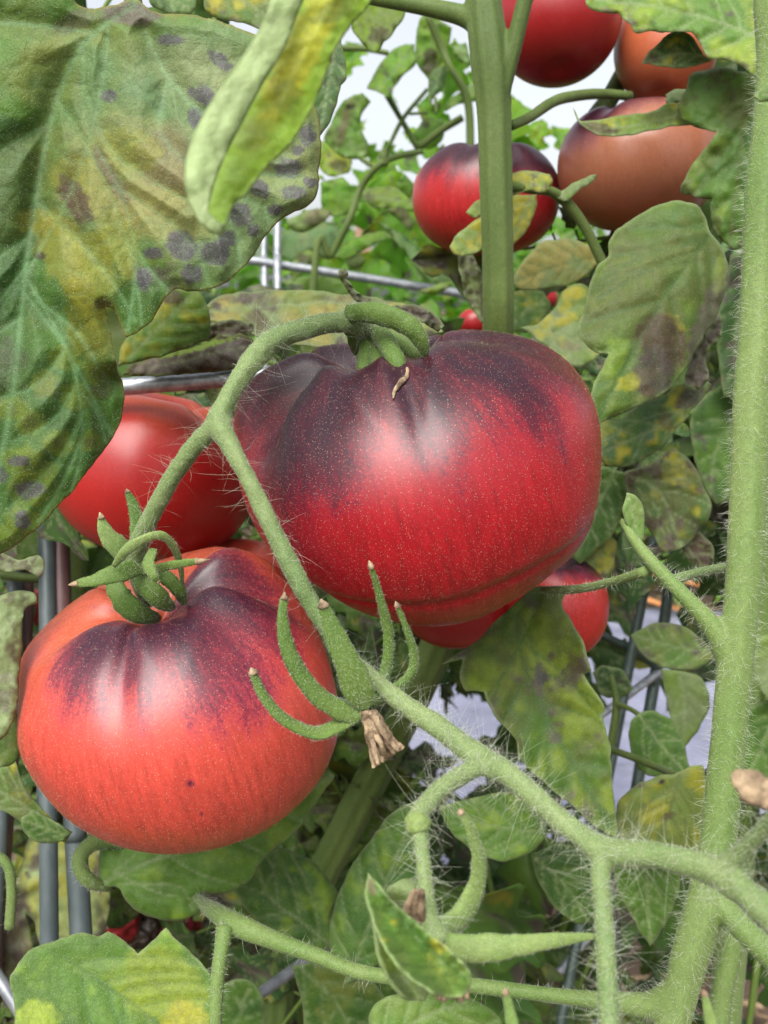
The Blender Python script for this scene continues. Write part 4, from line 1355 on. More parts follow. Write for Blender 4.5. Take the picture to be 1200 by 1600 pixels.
twig(Cp, [(985, 110, .45, 8), (990, 150, .45, 8), (975, 190, .45, 8)], 'stem_dark', 'pedicel')
twig(Cp, [(790, 290, .372, 7), (830, 296, .38, 7), (862, 300, .385, 8), (890, 322, .39, 9), (918, 362, .395, 8), (945, 420, .40, 8)], 'stem_dark')
leaf(Cp, [(866, 300), (880, 296), (893, 288), (908, 282), (925, 274), (934, 273), (928, 283), (910, 296), (895, 306), (886, 314), (872, 310)], [(872, 306), (900, 292), (932, 275)], .385, nsec=2, g=(LIGHT, PALE), sp=4)
leaf(Cp, [(795, 274), (825, 267), (858, 272), (863, 288), (852, 302), (822, 300), (797, 305)], [(858, 298), (830, 286), (797, 288)], .376, nsec=3, g=(LIME, OLIVE), yel=.5, brown=.3, sp=4)
leaf(Cp, [(797, 305), (840, 304), (838, 330), (822, 362), (800, 385), (785, 350)], [(830, 306), (815, 340), (798, 380)], .40, nsec=3, g=(LIME, OLIVE * 1.1), yel=.5, brown=.1, sp=4)
leaf(Cp, [(702, 385), (715, 365), (738, 346), (757, 335), (760, 388), (735, 398), (712, 398)], [(757, 360), (705, 388)], .385, nsec=3, g=(LIME, LIGHT), yel=.45, sp=4)
leaf(Cp, [(727, 332), (742, 316), (757, 308), (757, 334), (742, 340)], [(757, 318), (728, 332)], .385, nsec=2, g=(LIME, LIGHT), yel=.4, sp=4)
leaf(Cp, [(715, 398), (738, 398), (752, 425), (760, 470), (752, 505), (735, 482), (724, 450)], [(728, 400), (738, 450), (752, 500)], .40, nsec=3, g=(GREYBROWN * 1.4, OLIVE), brown=.6, sp=4, wave=.004, label='withered brown leaf hanging beside the stem')
leaf(Cp, [(798, 440), (820, 402), (850, 378), (890, 371), (925, 385), (940, 406), (920, 430), (890, 445), (850, 450), (815, 453)], [(935, 400), (870, 415), (800, 442)], .43, nsec=5, g=(LIGHT, PALE), yel=.5, ycol=YT, vcol=OLIVE * .7, sp=4.5)
leaf(Cp, [(813, 511), (840, 505), (866, 480), (882, 453), (908, 443), (928, 455), (918, 480), (906, 510), (912, 532), (938, 553), (926, 566), (895, 574), (870, 556), (845, 535)], [(815, 512), (870, 520), (930, 556)], .41, (0, -.004), nsec=4, g=(LIGHT, PALE * .8), yel=.15, sp=4.5,
     spots=[(890, 540, 18, 10, 10, TAN * .8, .6), (864, 517, 3, 3, 0, BROWN, .9)])
leaf(Cp, [(790, 470), (820, 450), (850, 455), (860, 480), (840, 510), (815, 520), (790, 515)], [(795, 510), (830, 480), (855, 465)], .47, nsec=3, g=(DEEP, GREEN), yel=.2, sp=6)
# dried leaves lying over the hoop wire
leaf(Cp, [(318, 480), (345, 462), (400, 456), (470, 454), (540, 459), (600, 468), (650, 480), (682, 500), (692, 518), (640, 540), (560, 546), (480, 540), (420, 532), (375, 515), (330, 500)], [(325, 486), (430, 478), (550, 474), (685, 508)], .345, (0, -.012), -.004, .0008, 4.5, 5,
     (PALE * .8, OLIVE * 1.1), .35, YT, .45, GREYBROWN, [(385, 467, 60, 8, 2, GREYBROWN * 1.2, .6), (400, 502, 20, 18, 40, BROWN * 1.3, .7), (560, 470, 60, 8, 3, GREYBROWN, .5)], wave=.004, label='half-dried streaky leaf lying behind the tomato stalk')
leaf(Cp, [(190, 587), (212, 566), (270, 549), (320, 536), (345, 520), (362, 526), (374, 518), (394, 530), (400, 545), (390, 562), (370, 577), (310, 582), (250, 588)], [(195, 582), (280, 565), (350, 548), (396, 540)], .328, (0, -.010), .004, .0008, 4, 4, (BROWN, GREYBROWN), .0, brown=.6, bcol=BROWN * .7,
     spots=[(230, 572, 25, 10, -20, GREYBROWN * 2, .7), (300, 545, 70, 5, -14, LIME, .8)], wave=.003, label='dry brown curled leaf above the hoop wire', edgecol=OLIVE, vamt=.2)
leaf(Cp, [(322, 508), (360, 498), (394, 504), (397, 515), (376, 527), (345, 524), (325, 530)], [(325, 515), (390, 508)], .335, nsec=3, g=(BROWN * .6, BROWN * .8), sp=4, wave=.003, vamt=.1)
leaf(Cp, [(183, 572), (190, 540), (225, 490), (250, 466), (272, 448), (302, 452), (322, 470), (329, 500), (326, 532), (270, 550), (212, 568)], [(200, 560), (250, 510), (300, 460)], .312, (0, 0), .004, nsec=4, g=(GREEN * 1.2, LIME * .8), yel=.3, sp=5, spots=[(268, 465, 22, 12, 10, BROWN, .85), (300, 525, 40, 25, 0, DEEP, .6)])
leaf(Cp, [(529, 424), (540, 420), (544, 430), (540, 436), (556, 455), (580, 468), (612, 478), (650, 476), (676, 488), (694, 508), (684, 516), (650, 500), (612, 490), (580, 482), (556, 470), (540, 450)], [(535, 430), (560, 464), (620, 484), (688, 510)], .30, (0, -.01), nsec=3,
     g=(BROWN * .8, GREYBROWN), sp=3, wave=.004, vamt=.2, label='thin dry brown leaf curl over the large tomato')

# --- the plant behind the right stem
Dp = thing('tomato_plant', P(1190, 900, .42) * np.array([1, 1, 0]), 'tomato plant behind the right stem with browning lobed leaves beside the orange tomatoes', 'tomato plant')
b0 = P(1190, 900, .42)
v, f = tube([np.array([b0[0], b0[1], -.02]), b0 + np.array([0, 0, -.3]), b0, b0 + np.array([-.005, 0, .12]), P(1195, 60, .40), P(1170, -150, .40)], [.009, .008, .007, .0065, .006, .005], n=14, seg=50)
build('stem', v, f, M['stem'], Dp)
leaf(Dp, [(916, -40), (917, 4), (926, 14), (942, 20), (965, 20), (972, 28), (982, 36), (990, 50), (1000, 52), (1012, 47), (1035, 50), (1062, 48), (1086, 56), (1106, 90), (1125, 92), (1155, 102), (1182, 120), (1192, 60), (1190, -40)],
     [(1190, 60), (1110, 30), (1020, 10), (930, 0)], .335, (-.004, -.004), .003, .0007, 4.5, 5, (GREEN, GREEN * 1.3), .25, LIME * .8 + YELLOW * .2, .15, GREYBROWN,
     [(950, 18, 14, 5, 10, TAN * .8, .9), (1085, 70, 12, 18, -40, TAN * .9, .85), (1095, 84, 8, 6, 0, GREYBROWN * .6, .8), (1010, 48, 22, 4, 0, BROWN, .8), (1150, 100, 26, 8, 20, GREYBROWN, .7), (1030, 20, 40, 18, 0, LIME, .4)], wave=.0025,
     label='lobed leaf with browned edges at the top')
leaf(Dp, [(1003, 101), (1009, 88), (1030, 68), (1046, 52), (1078, 54), (1098, 85), (1112, 94), (1072, 106), (1040, 104), (1014, 100)], [(1100, 88), (1060, 85), (1005, 98)], .345, (0, .006), nsec=3, g=(DEEP, OLIVE * .6), yel=.1, sp=4, spots=[(1015, 95, 16, 9, -20, BROWN * .6, .9)], flip=True)
leaf(Dp, [(1085, 112), (1130, 105), (1175, 114), (1195, 180), (1190, 260), (1175, 340), (1150, 392), (1128, 374), (1112, 346), (1110, 312), (1085, 309), (1064, 303), (1064, 290), (1080, 258), (1105, 224), (1121, 204), (1108, 203), (1080, 197), (1061, 178), (1061, 162),
          (1073, 140), (1075, 122)], [(1170, 118), (1160, 220), (1140, 380)], .35, (-.006, .002), .004, .001, 4.5, 5, (DEEP * 1.1, GREEN), .12, LIME * .7, .25, OLIVE * .5,
     [(1150, 170, 30, 30, 0, OLIVE * .55, .6), (1110, 245, 35, 14, -50, OLIVE * .8, .5), (1120, 220, 26, 10, -30, LIME * .7, .5)], vcol=OLIVE * .5, wave=.003, label='dark lobed leaf touching the right stem')
leaf(Dp, [(897, 168), (899, 182), (910, 198), (930, 209), (962, 213), (1002, 207), (1042, 199), (1080, 195), (1064, 180), (1060, 160), (1040, 162), (1022, 174), (990, 179), (960, 181), (930, 189), (908, 190), (901, 180)], [(1072, 178), (1010, 192), (950, 200), (905, 188)], .36, (.003, -.006), nsec=4, g=(LIME * .8, LIGHT),
     yel=.2, sp=3.6, spots=[(930, 200, 38, 10, 10, BROWN, .9), (1035, 182, 32, 14, -8, OLIVE * .55, .8)], flip=True, label='narrow curled leaf lying across the orange-brown tomato')
leaf(Dp, [(1040, 148), (1058, 139), (1075, 140), (1066, 158), (1044, 164)], [(1072, 145), (1044, 156)], .37, nsec=2, g=(BLUISH, PALE), sp=4)
leaf(Dp, [(1176, 152), (1195, 132), (1235, 112), (1240, 165), (1200, 159)], [(1235, 140), (1180, 151)], .215, nsec=2, g=(GREEN, LIGHT), sp=5)
leaf(Dp, [(1006, 330), (1050, 313), (1083, 317), (1103, 338), (1109, 360), (1127, 385), (1137, 418), (1133, 454), (1122, 487), (1100, 528), (1072, 575), (1052, 602), (1030, 618), (1000, 632), (965, 650), (935, 662), (920, 640), (928, 600), (949, 553), (929, 550), (906, 527), (903, 509),
          (913, 479), (920, 451), (935, 415), (950, 398), (949, 380), (965, 358)], [(1112, 362), (1088, 395), (1040, 460), (1000, 530), (960, 600), (935, 655)], .325, (.002, -.003), .008, .0009, 4, 5, (GREEN * .7, OLIVE * .5), .18, LIME * .5, .12, OLIVE * .6,
     [(1045, 400, 50, 30, 0, OLIVE * .6, .5), (1000, 440, 40, 30, 0, OLIVE * .5, .4), (1050, 512, 26, 18, 40, YELLOW * .8, .55), (995, 592, 44, 14, -20, YELLOW, .5), (1032, 532, 50, 38, 60, BROWN * .85, .95), (1050, 512, 10, 6, 30, BROWN * .7, .8), (1022, 585, 30, 44, 15, GREYBROWN * .75, .9),
      (1010, 610, 14, 10, 0, BROWN, .8), (1108, 490, 18, 90, 22, GREYBROWN * 1.1, .75), (1125, 430, 12, 30, 10, OLIVE, .5), (960, 560, 18, 40, 20, LIME * .8, .6)], vcol=DEEP * .9, vamt=.55, wave=.002,
     veins=[[(1100, 355), (1050, 355), (985, 358)], [(1095, 372), (1030, 392), (950, 400)], [(1088, 392), (1010, 425), (930, 470)]], label='broad olive leaf with a dark brown rotten patch', mat='leaf_near', edgecol=PALE * 1.1)
leaf(Dp, [(939, 657), (971, 655), (1001, 630), (1034, 619), (1059, 602), (1089, 606), (1104, 594), (1112, 600), (1089, 633), (1059, 666), (1034, 699), (990, 727), (943, 730), (937, 696)], [(1105, 600), (1040, 660), (945, 705)], .35, (0, -.006), .006, nsec=4, g=(GREEN, BLUISH * .7), yel=.1, sp=4,
     spots=[(1080, 620, 30, 16, -40, GREYBROWN, .85), (1040, 655, 14, 20, -40, BROWN, .6)], wave=.002)
leaf(Dp, [(1125, 486), (1128, 520), (1104, 556), (1108, 590), (1090, 608), (1068, 602), (1078, 564), (1100, 525)], [(1120, 490), (1095, 555), (1085, 600)], .345, nsec=3, g=(GREYBROWN, GREYBROWN * 1.5), brown=.5, sp=4, wave=.004, vamt=.2, label='withered grey-brown leaf')
leaf(Dp, [(975, 738), (1010, 728), (1050, 700), (1080, 720), (1100, 760), (1112, 790), (1092, 830), (1060, 860), (1035, 862), (1015, 830), (990, 790), (980, 762)], [(980, 740), (1030, 770), (1065, 855)], .38, (0, -.004), nsec=4, g=(OLIVE * .6, DEEP * 1.2), yel=.2, brown=.7, bcol=np.array((.085, .05, .045)), sp=5, wave=.003)
leaf(Dp, [(1055, 838), (1090, 828), (1116, 858), (1106, 892), (1080, 882)], [(1060, 842), (1100, 885)], .385, nsec=2, g=(BROWN, np.array((.085, .05, .045))), sp=5, wave=.003)
leaf(Dp, [(900, 725), (945, 728), (976, 738), (980, 770), (972, 800), (955, 835), (930, 860), (905, 880), (880, 860)], [(960, 735), (935, 790), (900, 870)], .39, nsec=4, g=(DEEP, GREEN * .9), sp=5)
leaf(Dp, [(895, 845), (940, 830), (965, 845), (958, 890), (935, 905), (905, 900)], [(960, 840), (910, 895)], .40, nsec=3, g=(OLIVE, GREEN), yel=.4, brown=.4, sp=5)
leaf(Dp, [(985, 990), (1005, 980), (1035, 973), (1070, 980), (1100, 1000), (1115, 1025), (1085, 1046), (1050, 1046), (1020, 1035), (1000, 1015)], [(1110, 1020), (1050, 1010), (990, 992)], .43, (0, -.008), nsec=4, g=(OLIVE * .9, GREEN), brown=.5, bcol=GREYBROWN, sp=5)
leaf(Dp, [(1033, 1045), (1060, 1048), (1095, 1060), (1108, 1100), (1092, 1140), (1065, 1172), (1050, 1130), (1040, 1085)], [(1060, 1050), (1070, 1100), (1066, 1165)], .42, nsec=4, g=(LIGHT, PALE * .7), sp=5)
leaf(Dp, [(985, 1130), (1000, 1115), (1025, 1113), (1055, 1130), (1070, 1165), (1080, 1205), (1050, 1214), (1010, 1211), (990, 1190), (983, 1160)], [(998, 1116), (1030, 1160), (1072, 1208)], .41, (0, -.003), .003, nsec=4, g=(DEEP * 1.1, GREEN), sp=4.5)
twig(Dp, [(950, 1185, .43, 5), (957, 1150, .43, 6.5), (963, 1100, .43, 6), (955, 1056, .43, 4)], 'stem_dark')
twig(Dp, [(964, 1100, .43, 5), (985, 1108, .42, 4), (1000, 1118, .415, 4)], 'stem_dark')
twig(Dp, [(950, 1170, .43, 6), (985, 1182, .41, 6), (1030, 1200, .39, 6), (1060, 1212, .37, 6), (1110, 1220, .36, 6)], 'stem_dark')
leaf(Dp, [(925, 1050), (945, 1040), (975, 1050), (990, 1075), (970, 1090), (940, 1085)], [(985, 1080), (930, 1050)], .44, nsec=3, g=(DARK, DEEP), brown=.3, sp=6)
leaf(Dp, [(964, 1258), (998, 1224), (1015, 1218), (1035, 1209), (1052, 1211), (1082, 1197), (1099, 1197), (1104, 1231), (1101, 1282), (1094, 1330), (1069, 1350), (1030, 1350), (1001, 1340), (971, 1320)], [(1062, 1212), (1048, 1260), (1018, 1345)], .345, (0, -.004), .004, nsec=5, g=(LIGHT * .8, OLIVE * .8), yel=.3,
     ycol=YELLOW * .5 + LIME * .2, vcol=OLIVE * .5, sp=4, spots=[(1035, 1221, 6, 5, 0, BROWN * .25, 1), (1045, 1275, 12, 6, -30, BROWN, .8), (1000, 1226, 10, 6, -20, GREYBROWN, .8)], label='pale mottled yellow-green leaf with a small hole')
leaf(Dp, [(685, 1260), (720, 1250), (780, 1238), (832, 1250), (852, 1290), (840, 1325), (790, 1346), (760, 1340), (735, 1325), (705, 1300)], [(845, 1300), (770, 1290), (690, 1262)], .345, (0, -.004), nsec=5, g=(GREEN * .9, GREEN * 1.2), yel=.1, ycol=LIME, sp=5)
leaf(Dp, [(828, 1335), (870, 1320), (920, 1335), (940, 1400), (928, 1442), (895, 1440), (860, 1410), (840, 1375)], [(835, 1340), (880, 1380), (920, 1440)], .37, nsec=4, g=(DEEP * .9, GREEN * .8), sp=5)
leaf(Dp, [(955, 1345), (1010, 1335), (1062, 1345), (1060, 1400), (1035, 1450), (1016, 1478), (990, 1440), (968, 1395)], [(1010, 1340), (1012, 1400), (1016, 1470)], .36, nsec=4, g=(GREEN * .8, GREEN), sp=5)
leaf(Dp, [(1140, 400), (1200, 380), (1230, 500), (1190, 640), (1130, 620), (1120, 520)], [(1180, 390), (1150, 520), (1160, 630)], .40, nsec=4, g=(DARK * 1.2, DEEP), brown=.3, sp=7)
leaf(Dp, [(1080, 640), (1130, 600), (1180, 640), (1170, 760), (1120, 790), (1090, 740)], [(1160, 640), (1120, 700), (1110, 780)], .41, nsec=4, g=(DEEP, GREEN * 1.1), brown=.25, sp=6)
leaf(Dp, [(1175, 1000), (1230, 980), (1240, 1090), (1205, 1100), (1180, 1060)], [(1220, 990), (1190, 1080)], .36, nsec=3, g=(LIGHT, PALE * .8), sp=6)
leaf(Dp, [(1160, 1110), (1230, 1080), (1240, 1210), (1190, 1230), (1155, 1190)], [(1220, 1100), (1175, 1200)], .37, nsec=4, g=(DEEP, GREEN), sp=6)
twig(Dp, [(1150, 1440, .31, 15), (1140, 1500, .31, 16), (1128, 1560, .31, 16), (1115, 1680, .31, 17)], 'stem', 'side_stem', fz=300, ln=.002)

# --- the plant at the left edge
E = thing('tomato_plant', P(-60, 1300, .42) * np.array([1, 1, 0]), 'tomato plant at the left edge with pale crumpled leaves and a large yellow-brown withered leaf', 'tomato plant')
b0 = P(-60, 1300, .42)
v, f = tube([np.array([b0[0], b0[1], -.02]), b0, b0 + np.array([.005, 0, .12]), b0 + np.array([.0, 0, .3])], [.009, .008, .007, .005], n=14, seg=40)
build('stem', v, f, M['stem_dark'], E)
leaf(E, [(-40, 935), (0, 928), (30, 922), (54, 929), (58, 942), (42, 950), (34, 975), (33, 1020), (31, 1060), (26, 1110), (15, 1140), (0, 1158), (-40, 1180)], [(50, 936), (5, 980), (5, 1060), (-5, 1150)], .262, (.004, -.002), .006, nsec=4, g=(PALE * .9, PALE * 1.1), yel=0, brown=.3, bcol=TAN * .5, sp=4,
     spots=[(15, 970, 4, 3, 0, BROWN, .8), (5, 1095, 14, 20, 0, GREYBROWN * 1.4, .7), (8, 1060, 18, 10, 0, GREYBROWN * 1.6, .5)], wave=.002, label='pale crumpled leaf with brown stains at the left edge')
leaf(E, [(-40, 1150), (0, 1140), (24, 1112), (30, 1150), (26, 1185), (0, 1200), (-40, 1210)], [(20, 1130), (-20, 1180)], .275, nsec=3, g=(OLIVE, GREEN), sp=5)
leaf(E, [(-40, 860), (0, 862), (28, 874), (58, 868), (70, 880), (68, 896), (60, 902), (40, 890), (10, 892), (-40, 894)], [(65, 888), (20, 880), (-30, 876)], .30, nsec=3, g=(PALE, GREYBROWN * 2), brown=.5, sp=4)
leaf(E, [(20, 800), (60, 790), (75, 830), (72, 890), (40, 890), (15, 860)], [(30, 800), (60, 880)], .43, nsec=3, g=(LIGHT, GREEN), sp=6)
leaf(E, [(-40, 1210), (0, 1198), (24, 1188), (42, 1235), (80, 1278), (112, 1300), (104, 1316), (60, 1304), (0, 1265), (-40, 1260)], [(100, 1308), (40, 1260), (-20, 1225)], .30, (0, -.004), nsec=4, g=(OLIVE * .7, GREEN), yel=.1, brown=.2, sp=4.5)
leaf(E, [(32, 1276), (50, 1264), (80, 1278), (112, 1300), (92, 1316), (60, 1316), (38, 1300)], [(105, 1306), (38, 1282)], .295, nsec=3, g=(DEEP, GREEN), sp=4.5)
leaf(E, [(-40, 1395), (20, 1400), (45, 1310), (80, 1290), (150, 1320), (172, 1400), (160, 1475), (120, 1490), (68, 1480), (52, 1440), (37, 1425), (52, 1480), (46, 1505), (0, 1570), (-40, 1580)], [(90, 1300), (70, 1400), (-20, 1540)], .43, (.003, 0), .006, nsec=5, g=(PALE * 1.1, YELLOW * .55 + PALE * .4), yel=.3,
     ycol=YELLOW * .6 + PALE * .3, brown=.6, bcol=GREYBROWN * 1.1, sp=6, spots=[(10, 1440, 40, 60, -20, GREYBROWN * 1.3, .85), (20, 1520, 50, 40, 0, GREYBROWN * .9, .8), (44, 1368, 5, 7, 0, BROWN * .6, .9)], wave=.006, label='yellow and brown withered leaf behind the rods')
twig(E, [(-20, 1330, .34, 9), (10, 1350, .34, 8), (18, 1390, .34, 8), (15, 1450, .34, 8)], 'stem', fz=100)
twig(E, [(110, 1180, .45, 16), (120, 1000, .45, 17), (118, 900, .45, 17), (105, 800, .45, 16), (110, 700, .45, 14)], 'stem_dark', 'side_stem')
twig(E, [(-20, 895, .43, 7), (40, 903, .43, 7), (90, 905, .43, 7)], 'stem_dark')

# --- the thin plant against the sky
G_ = thing('tomato_plant', P(650, 700, .80) * np.array([1, 1, 0]), 'thin tomato plant of small bright leaves and bare stalks against the white sky', 'tomato plant')
q0 = P(490, 450, .80)
v, f = tube([P(660, 236, .78), P(615, 246, .78), P(587, 262, .78), P(562, 297, .79), P(545, 345, .79), P(517, 400, .80), P(490, 450, .80), np.array([q0[0] - .02, q0[1], .5]), np.array([P(650, 700, .8)[0], q0[1], -.02])],
             [.0026, .0028, .003, .003, .003, .003, .003, .005, .007], n=10, seg=70)
build('stem', v, f, M['stem_dark'], G_)
for rows in ([(605, 150, .75, 4.5), (627, 187, .77, 4.5), (653, 232, .78, 5)], [(667, 140, .78, 3), (630, 185, .77, 3.5), (606, 232, .77, 3)], [(722, 184, .76, 6), (690, 203, .77, 6), (655, 230, .78, 6)], [(668, 24, .72, 6), (690, 75, .73, 7), (705, 107, .73, 5.5), (730, 155, .74, 7), (735, 225, .75, 7), (735, 300, .76, 7)],
             [(533, 75, .74, 5), (570, 76, .73, 5), (606, 83, .73, 4)], [(606, 232, .78, 4), (600, 243, .78, 9), (602, 258, .78, 6)], [(640, 178, .77, 2.5), (668, 176, .77, 2.5)], [(588, 262, .78, 4), (570, 252, .78, 4), (560, 245, .78, 3)], [(680, 152, .76, 2.5), (682, 178, .76, 2.5)],
             [(700, 430, .72, 8), (706, 405, .72, 8), (712, 380, .72, 8)], [(770, 560, .6, 10), (700, 520, .62, 9), (660, 480, .64, 7)]):
    twig(G_, rows, 'stem_dark', 'stalk', 8)
win = [([(572, 137), (580, 122), (605, 85), (630, 70), (648, 67), (651, 97), (630, 117), (617, 135), (607, 155), (590, 143)], .74, (LIME * .8, GREEN * 1.5), ()),
       ([(655, 32), (660, 24), (680, 27), (706, 42), (703, 67), (695, 85), (690, 98), (670, 123), (657, 110), (650, 95), (650, 55)], .75, (LIME * .8, GREEN * 1.4), [(672, 95, 13, 22, 10, BROWN * .8, .9)]),
       ([(669, 126), (680, 107), (695, 101), (698, 117), (690, 140), (678, 152), (673, 168), (669, 155)], .72, (DARK, DEEP), ()),
       ([(705, 70), (728, 65), (737, 100), (725, 98), (712, 90)], .73, (BLUISH, PALE), ()),
       ([(695, 173), (700, 157), (720, 144), (743, 129), (745, 160), (720, 163)], .74, (LIME * .8, GREEN * 1.4), ()),
       ([(645, 210), (665, 184), (693, 187), (694, 215), (676, 232), (655, 229)], .79, (LIME * .8, GREEN * 1.4), [(666, 195, 6, 6, 0, BROWN * .6, .9)]),
       ([(547, 33), (557, 60), (575, 80), (590, 82), (600, 70), (620, 43), (633, 20), (625, -30), (560, -30)], .45, (LIME * .8, OLIVE), [(592, 55, 20, 15, 10, BROWN, .8)]),
       ([(510, 222), (506, 212), (530, 165), (550, 150), (568, 146), (581, 160), (563, 185), (577, 230), (576, 243), (550, 250), (527, 241)], .68, (GREEN * 1.2, PALE), [(540, 185, 8, 40, 15, TAN, .8), (547, 166, 8, 4, -15, BROWN * .4, .95), (528, 215, 14, 20, 0, TAN * .8, .5)]),
       ([(495, 222), (520, 215), (550, 248), (545, 270), (515, 275), (498, 260)], .80, (LIME, YELLOW * .7), [(530, 258, 16, 10, 0, BROWN * .7, .7)]),
       ([(500, 285), (535, 275), (555, 300), (560, 330), (530, 340), (505, 335)], .86, (LIME * .8, GREEN * 1.6), ()),
       ([(560, 300), (600, 290), (640, 300), (655, 330), (620, 330), (580, 322)], .90, (LIME * .8, OLIVE), [(575, 310, 12, 8, 0, BROWN, .7)]),
       ([(615, 290), (632, 272), (650, 290), (640, 310)], .84, (LIME, GREEN * 1.5), ()),
       ([(440, 362), (470, 352), (527, 346), (532, 368), (507, 404), (480, 390), (455, 408), (440, 400)], .87, (PALE * .7, BLUISH), ()),
       ([(446, 347), (470, 335), (493, 326), (518, 330), (510, 344), (477, 363), (455, 358)], .84, (TAN, PALE), [(490, 345, 20, 8, -10, GREYBROWN * 1.4, .6)]),
       ([(452, 420), (462, 396), (490, 388), (506, 402), (480, 420), (460, 440)], .92, (OLIVE, LIME), [(475, 405, 14, 10, 0, BROWN, .8)]),
       ([(522, 402), (547, 373), (600, 361), (614, 373), (580, 384), (538, 408)], .86, (LIME * .9, GREEN * 1.6), ()),
       ([(587, 343), (633, 368), (675, 412), (688, 441), (663, 434), (625, 384)], .85, (BLUISH, PALE), ()),
       ([(603, 327), (628, 321), (649, 346), (642, 366), (626, 347)], .84, (GREYBROWN, TAN), ()),
       ([(540, 410), (560, 395), (572, 405), (565, 420), (548, 420)], .90, (BROWN, OLIVE), ()),
       ([(655, 455), (680, 445), (706, 440), (700, 452), (680, 462)], .70, (LIME, YELLOW * .6), ()),
       ([(640, 410), (665, 400), (700, 410), (705, 440), (670, 445)], .95, (DEEP, GREEN), ()),
       ([(440, 440), (490, 430), (540, 440), (560, 470), (480, 470)], .95, (GREEN, LIGHT), ())]
for k, (ol, dd, gg, sp_) in enumerate(win):
    q = np.array(ol, float)
    c_ = q.mean(0)
    u_ = np.linalg.svd(q - c_)[2][0]
    pr = (q - c_) @ u_
    leaf(G_, ol, [c_ + u_ * pr.min(), c_ + u_ * 2, c_ + u_ * pr.max()], dd, ((k % 3 - 1) * .01, (k % 2 - .5) * .02), .004, .0008, 4.5, 4, (gg[0] * 1.45, gg[1] * 1.4), .1, LIME, .05, spots=sp_, mat='leaf_far', wave=.004)  # pigments lifted so the colour carries the backlight from the sky

# --- filling leaves farther in, each a part of the plant it grows on
rng = np.random.default_rng(77)
fill_comp = []
for k in range(5):
    V, Fc, c = compound_leaf(1.0, np.random.default_rng(900 + k), [(DEEP, GREEN), (DARK * 1.3, DEEP), (OLIVE * .7, GREEN)][k % 3], 3, .15, .4, 17, 6)
    fill_comp.append(mesh_data('leaf', V, Fc, M['leaf'], c))
fill_mesh = []
for k in range(8):
    gg = [(DARK * 1.2, DEEP), (DEEP, GREEN), (DEEP * 1.2, GREEN * 1.1), (OLIVE * .6, GREEN)][k % 4]
    V, Fc, c = generic_leaflet(1.0, .62, np.random.default_rng(300 + k), .3, gg, 21, 9, .006, .12, .3)
    fill_mesh.append(mesh_data('leaf', V, Fc, M['leaf'], c))


OPEN = [(940, 850, 1130, 1300), (635, 1050, 775, 1195), (505, 20, 745, 330), (800, 120, 885, 300)]   # gaps in the foliage


def shut(loc, fw, length):
    for t in (0, .35, .7, 1.05):
        x, y = proj(loc + nrm(fw) * length * t)
        if any(a - 12 < x < c + 12 and b - 12 < y < d + 12 for a, b, c, d in OPEN):
            return True
    return False


def fill(parent, x0, x1, y0, y1, d0, d1, n, s0=.05, s1=.09):
    k = tries = 0
    while k < n and tries < n * 8:
        tries += 1
        px, py, d = rng.uniform(x0, x1), rng.uniform(y0, y1), rng.uniform(d0, d1)
        a = rng.uniform(math.pi * 1.05, math.pi * 1.95)
        fw = math.cos(a) * RIGHT + math.sin(a) * UP + FWD * rng.normal() * .3
        up = -FWD + RIGHT * rng.normal() * .45 + UP * (.35 + rng.normal() * .35)
        comp = len(fill_comp) > 0 and rng.random() < .5
        sz = rng.uniform(s0, s1) * (1.5 if comp else 1)
        if fill_comp and shut(P(px, py, d), fw, sz):
            continue
        place((fill_comp if comp else fill_mesh)[int(rng.integers(5 if comp else 8))], 'leaf', parent, P(px, py, d), fw, up, sz)
        k += 1


deep_mesh = []  # dark pigments put the shade deep inside the foliage into the leaf colour
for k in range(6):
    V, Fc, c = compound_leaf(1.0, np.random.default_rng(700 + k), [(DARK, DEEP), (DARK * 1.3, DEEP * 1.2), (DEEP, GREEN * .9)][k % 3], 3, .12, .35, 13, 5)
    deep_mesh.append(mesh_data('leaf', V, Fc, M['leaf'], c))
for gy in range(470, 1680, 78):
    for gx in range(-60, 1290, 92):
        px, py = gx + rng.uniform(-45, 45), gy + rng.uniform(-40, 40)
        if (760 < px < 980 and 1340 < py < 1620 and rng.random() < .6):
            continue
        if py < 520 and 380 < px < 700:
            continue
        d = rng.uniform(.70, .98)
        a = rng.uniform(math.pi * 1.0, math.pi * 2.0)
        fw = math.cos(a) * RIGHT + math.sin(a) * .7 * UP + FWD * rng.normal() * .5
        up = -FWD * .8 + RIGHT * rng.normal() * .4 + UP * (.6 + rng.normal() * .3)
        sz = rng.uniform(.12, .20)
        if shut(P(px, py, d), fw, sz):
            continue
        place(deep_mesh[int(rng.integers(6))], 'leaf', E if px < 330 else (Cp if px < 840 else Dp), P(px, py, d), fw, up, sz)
fill(Dp, 1010, 1250, 560, 770, .44, .56, 16)
fill(Dp, 1120, 1260, 0, 560, .44, .56, 12)
fill(Dp, 1150, 1260, 880, 1500, .42, .56, 9)
fill(Dp, 820, 960, 400, 700, .50, .62, 8)
fill(Dp, 800, 960, 560, 800, .46, .56, 5)
fill(Cp, 200, 420, 470, 600, .42, .52, 8)
fill(Cp, 420, 740, 490, 560, .46, .60, 8)
fill(Cp, 640, 840, 1200, 1330, .50, .62, 5)
fill(Cp, 540, 720, 960, 1080, .56, .68, 5)
fill(Cp, 520, 640, 1080, 1220, .58, .7, 5)
fill(Cp, 350, 560, 900, 1180, .44, .55, 5)
fill(Cp, 480, 700, 1250, 1420, .50, .64, 7)
fill(Cp, 640, 860, 1340, 1500, .50, .64, 5)
fill(E, -30, 120, 430, 900, .44, .55, 8)
fill(E, -30, 240, 900, 1340, .46, .58, 12)
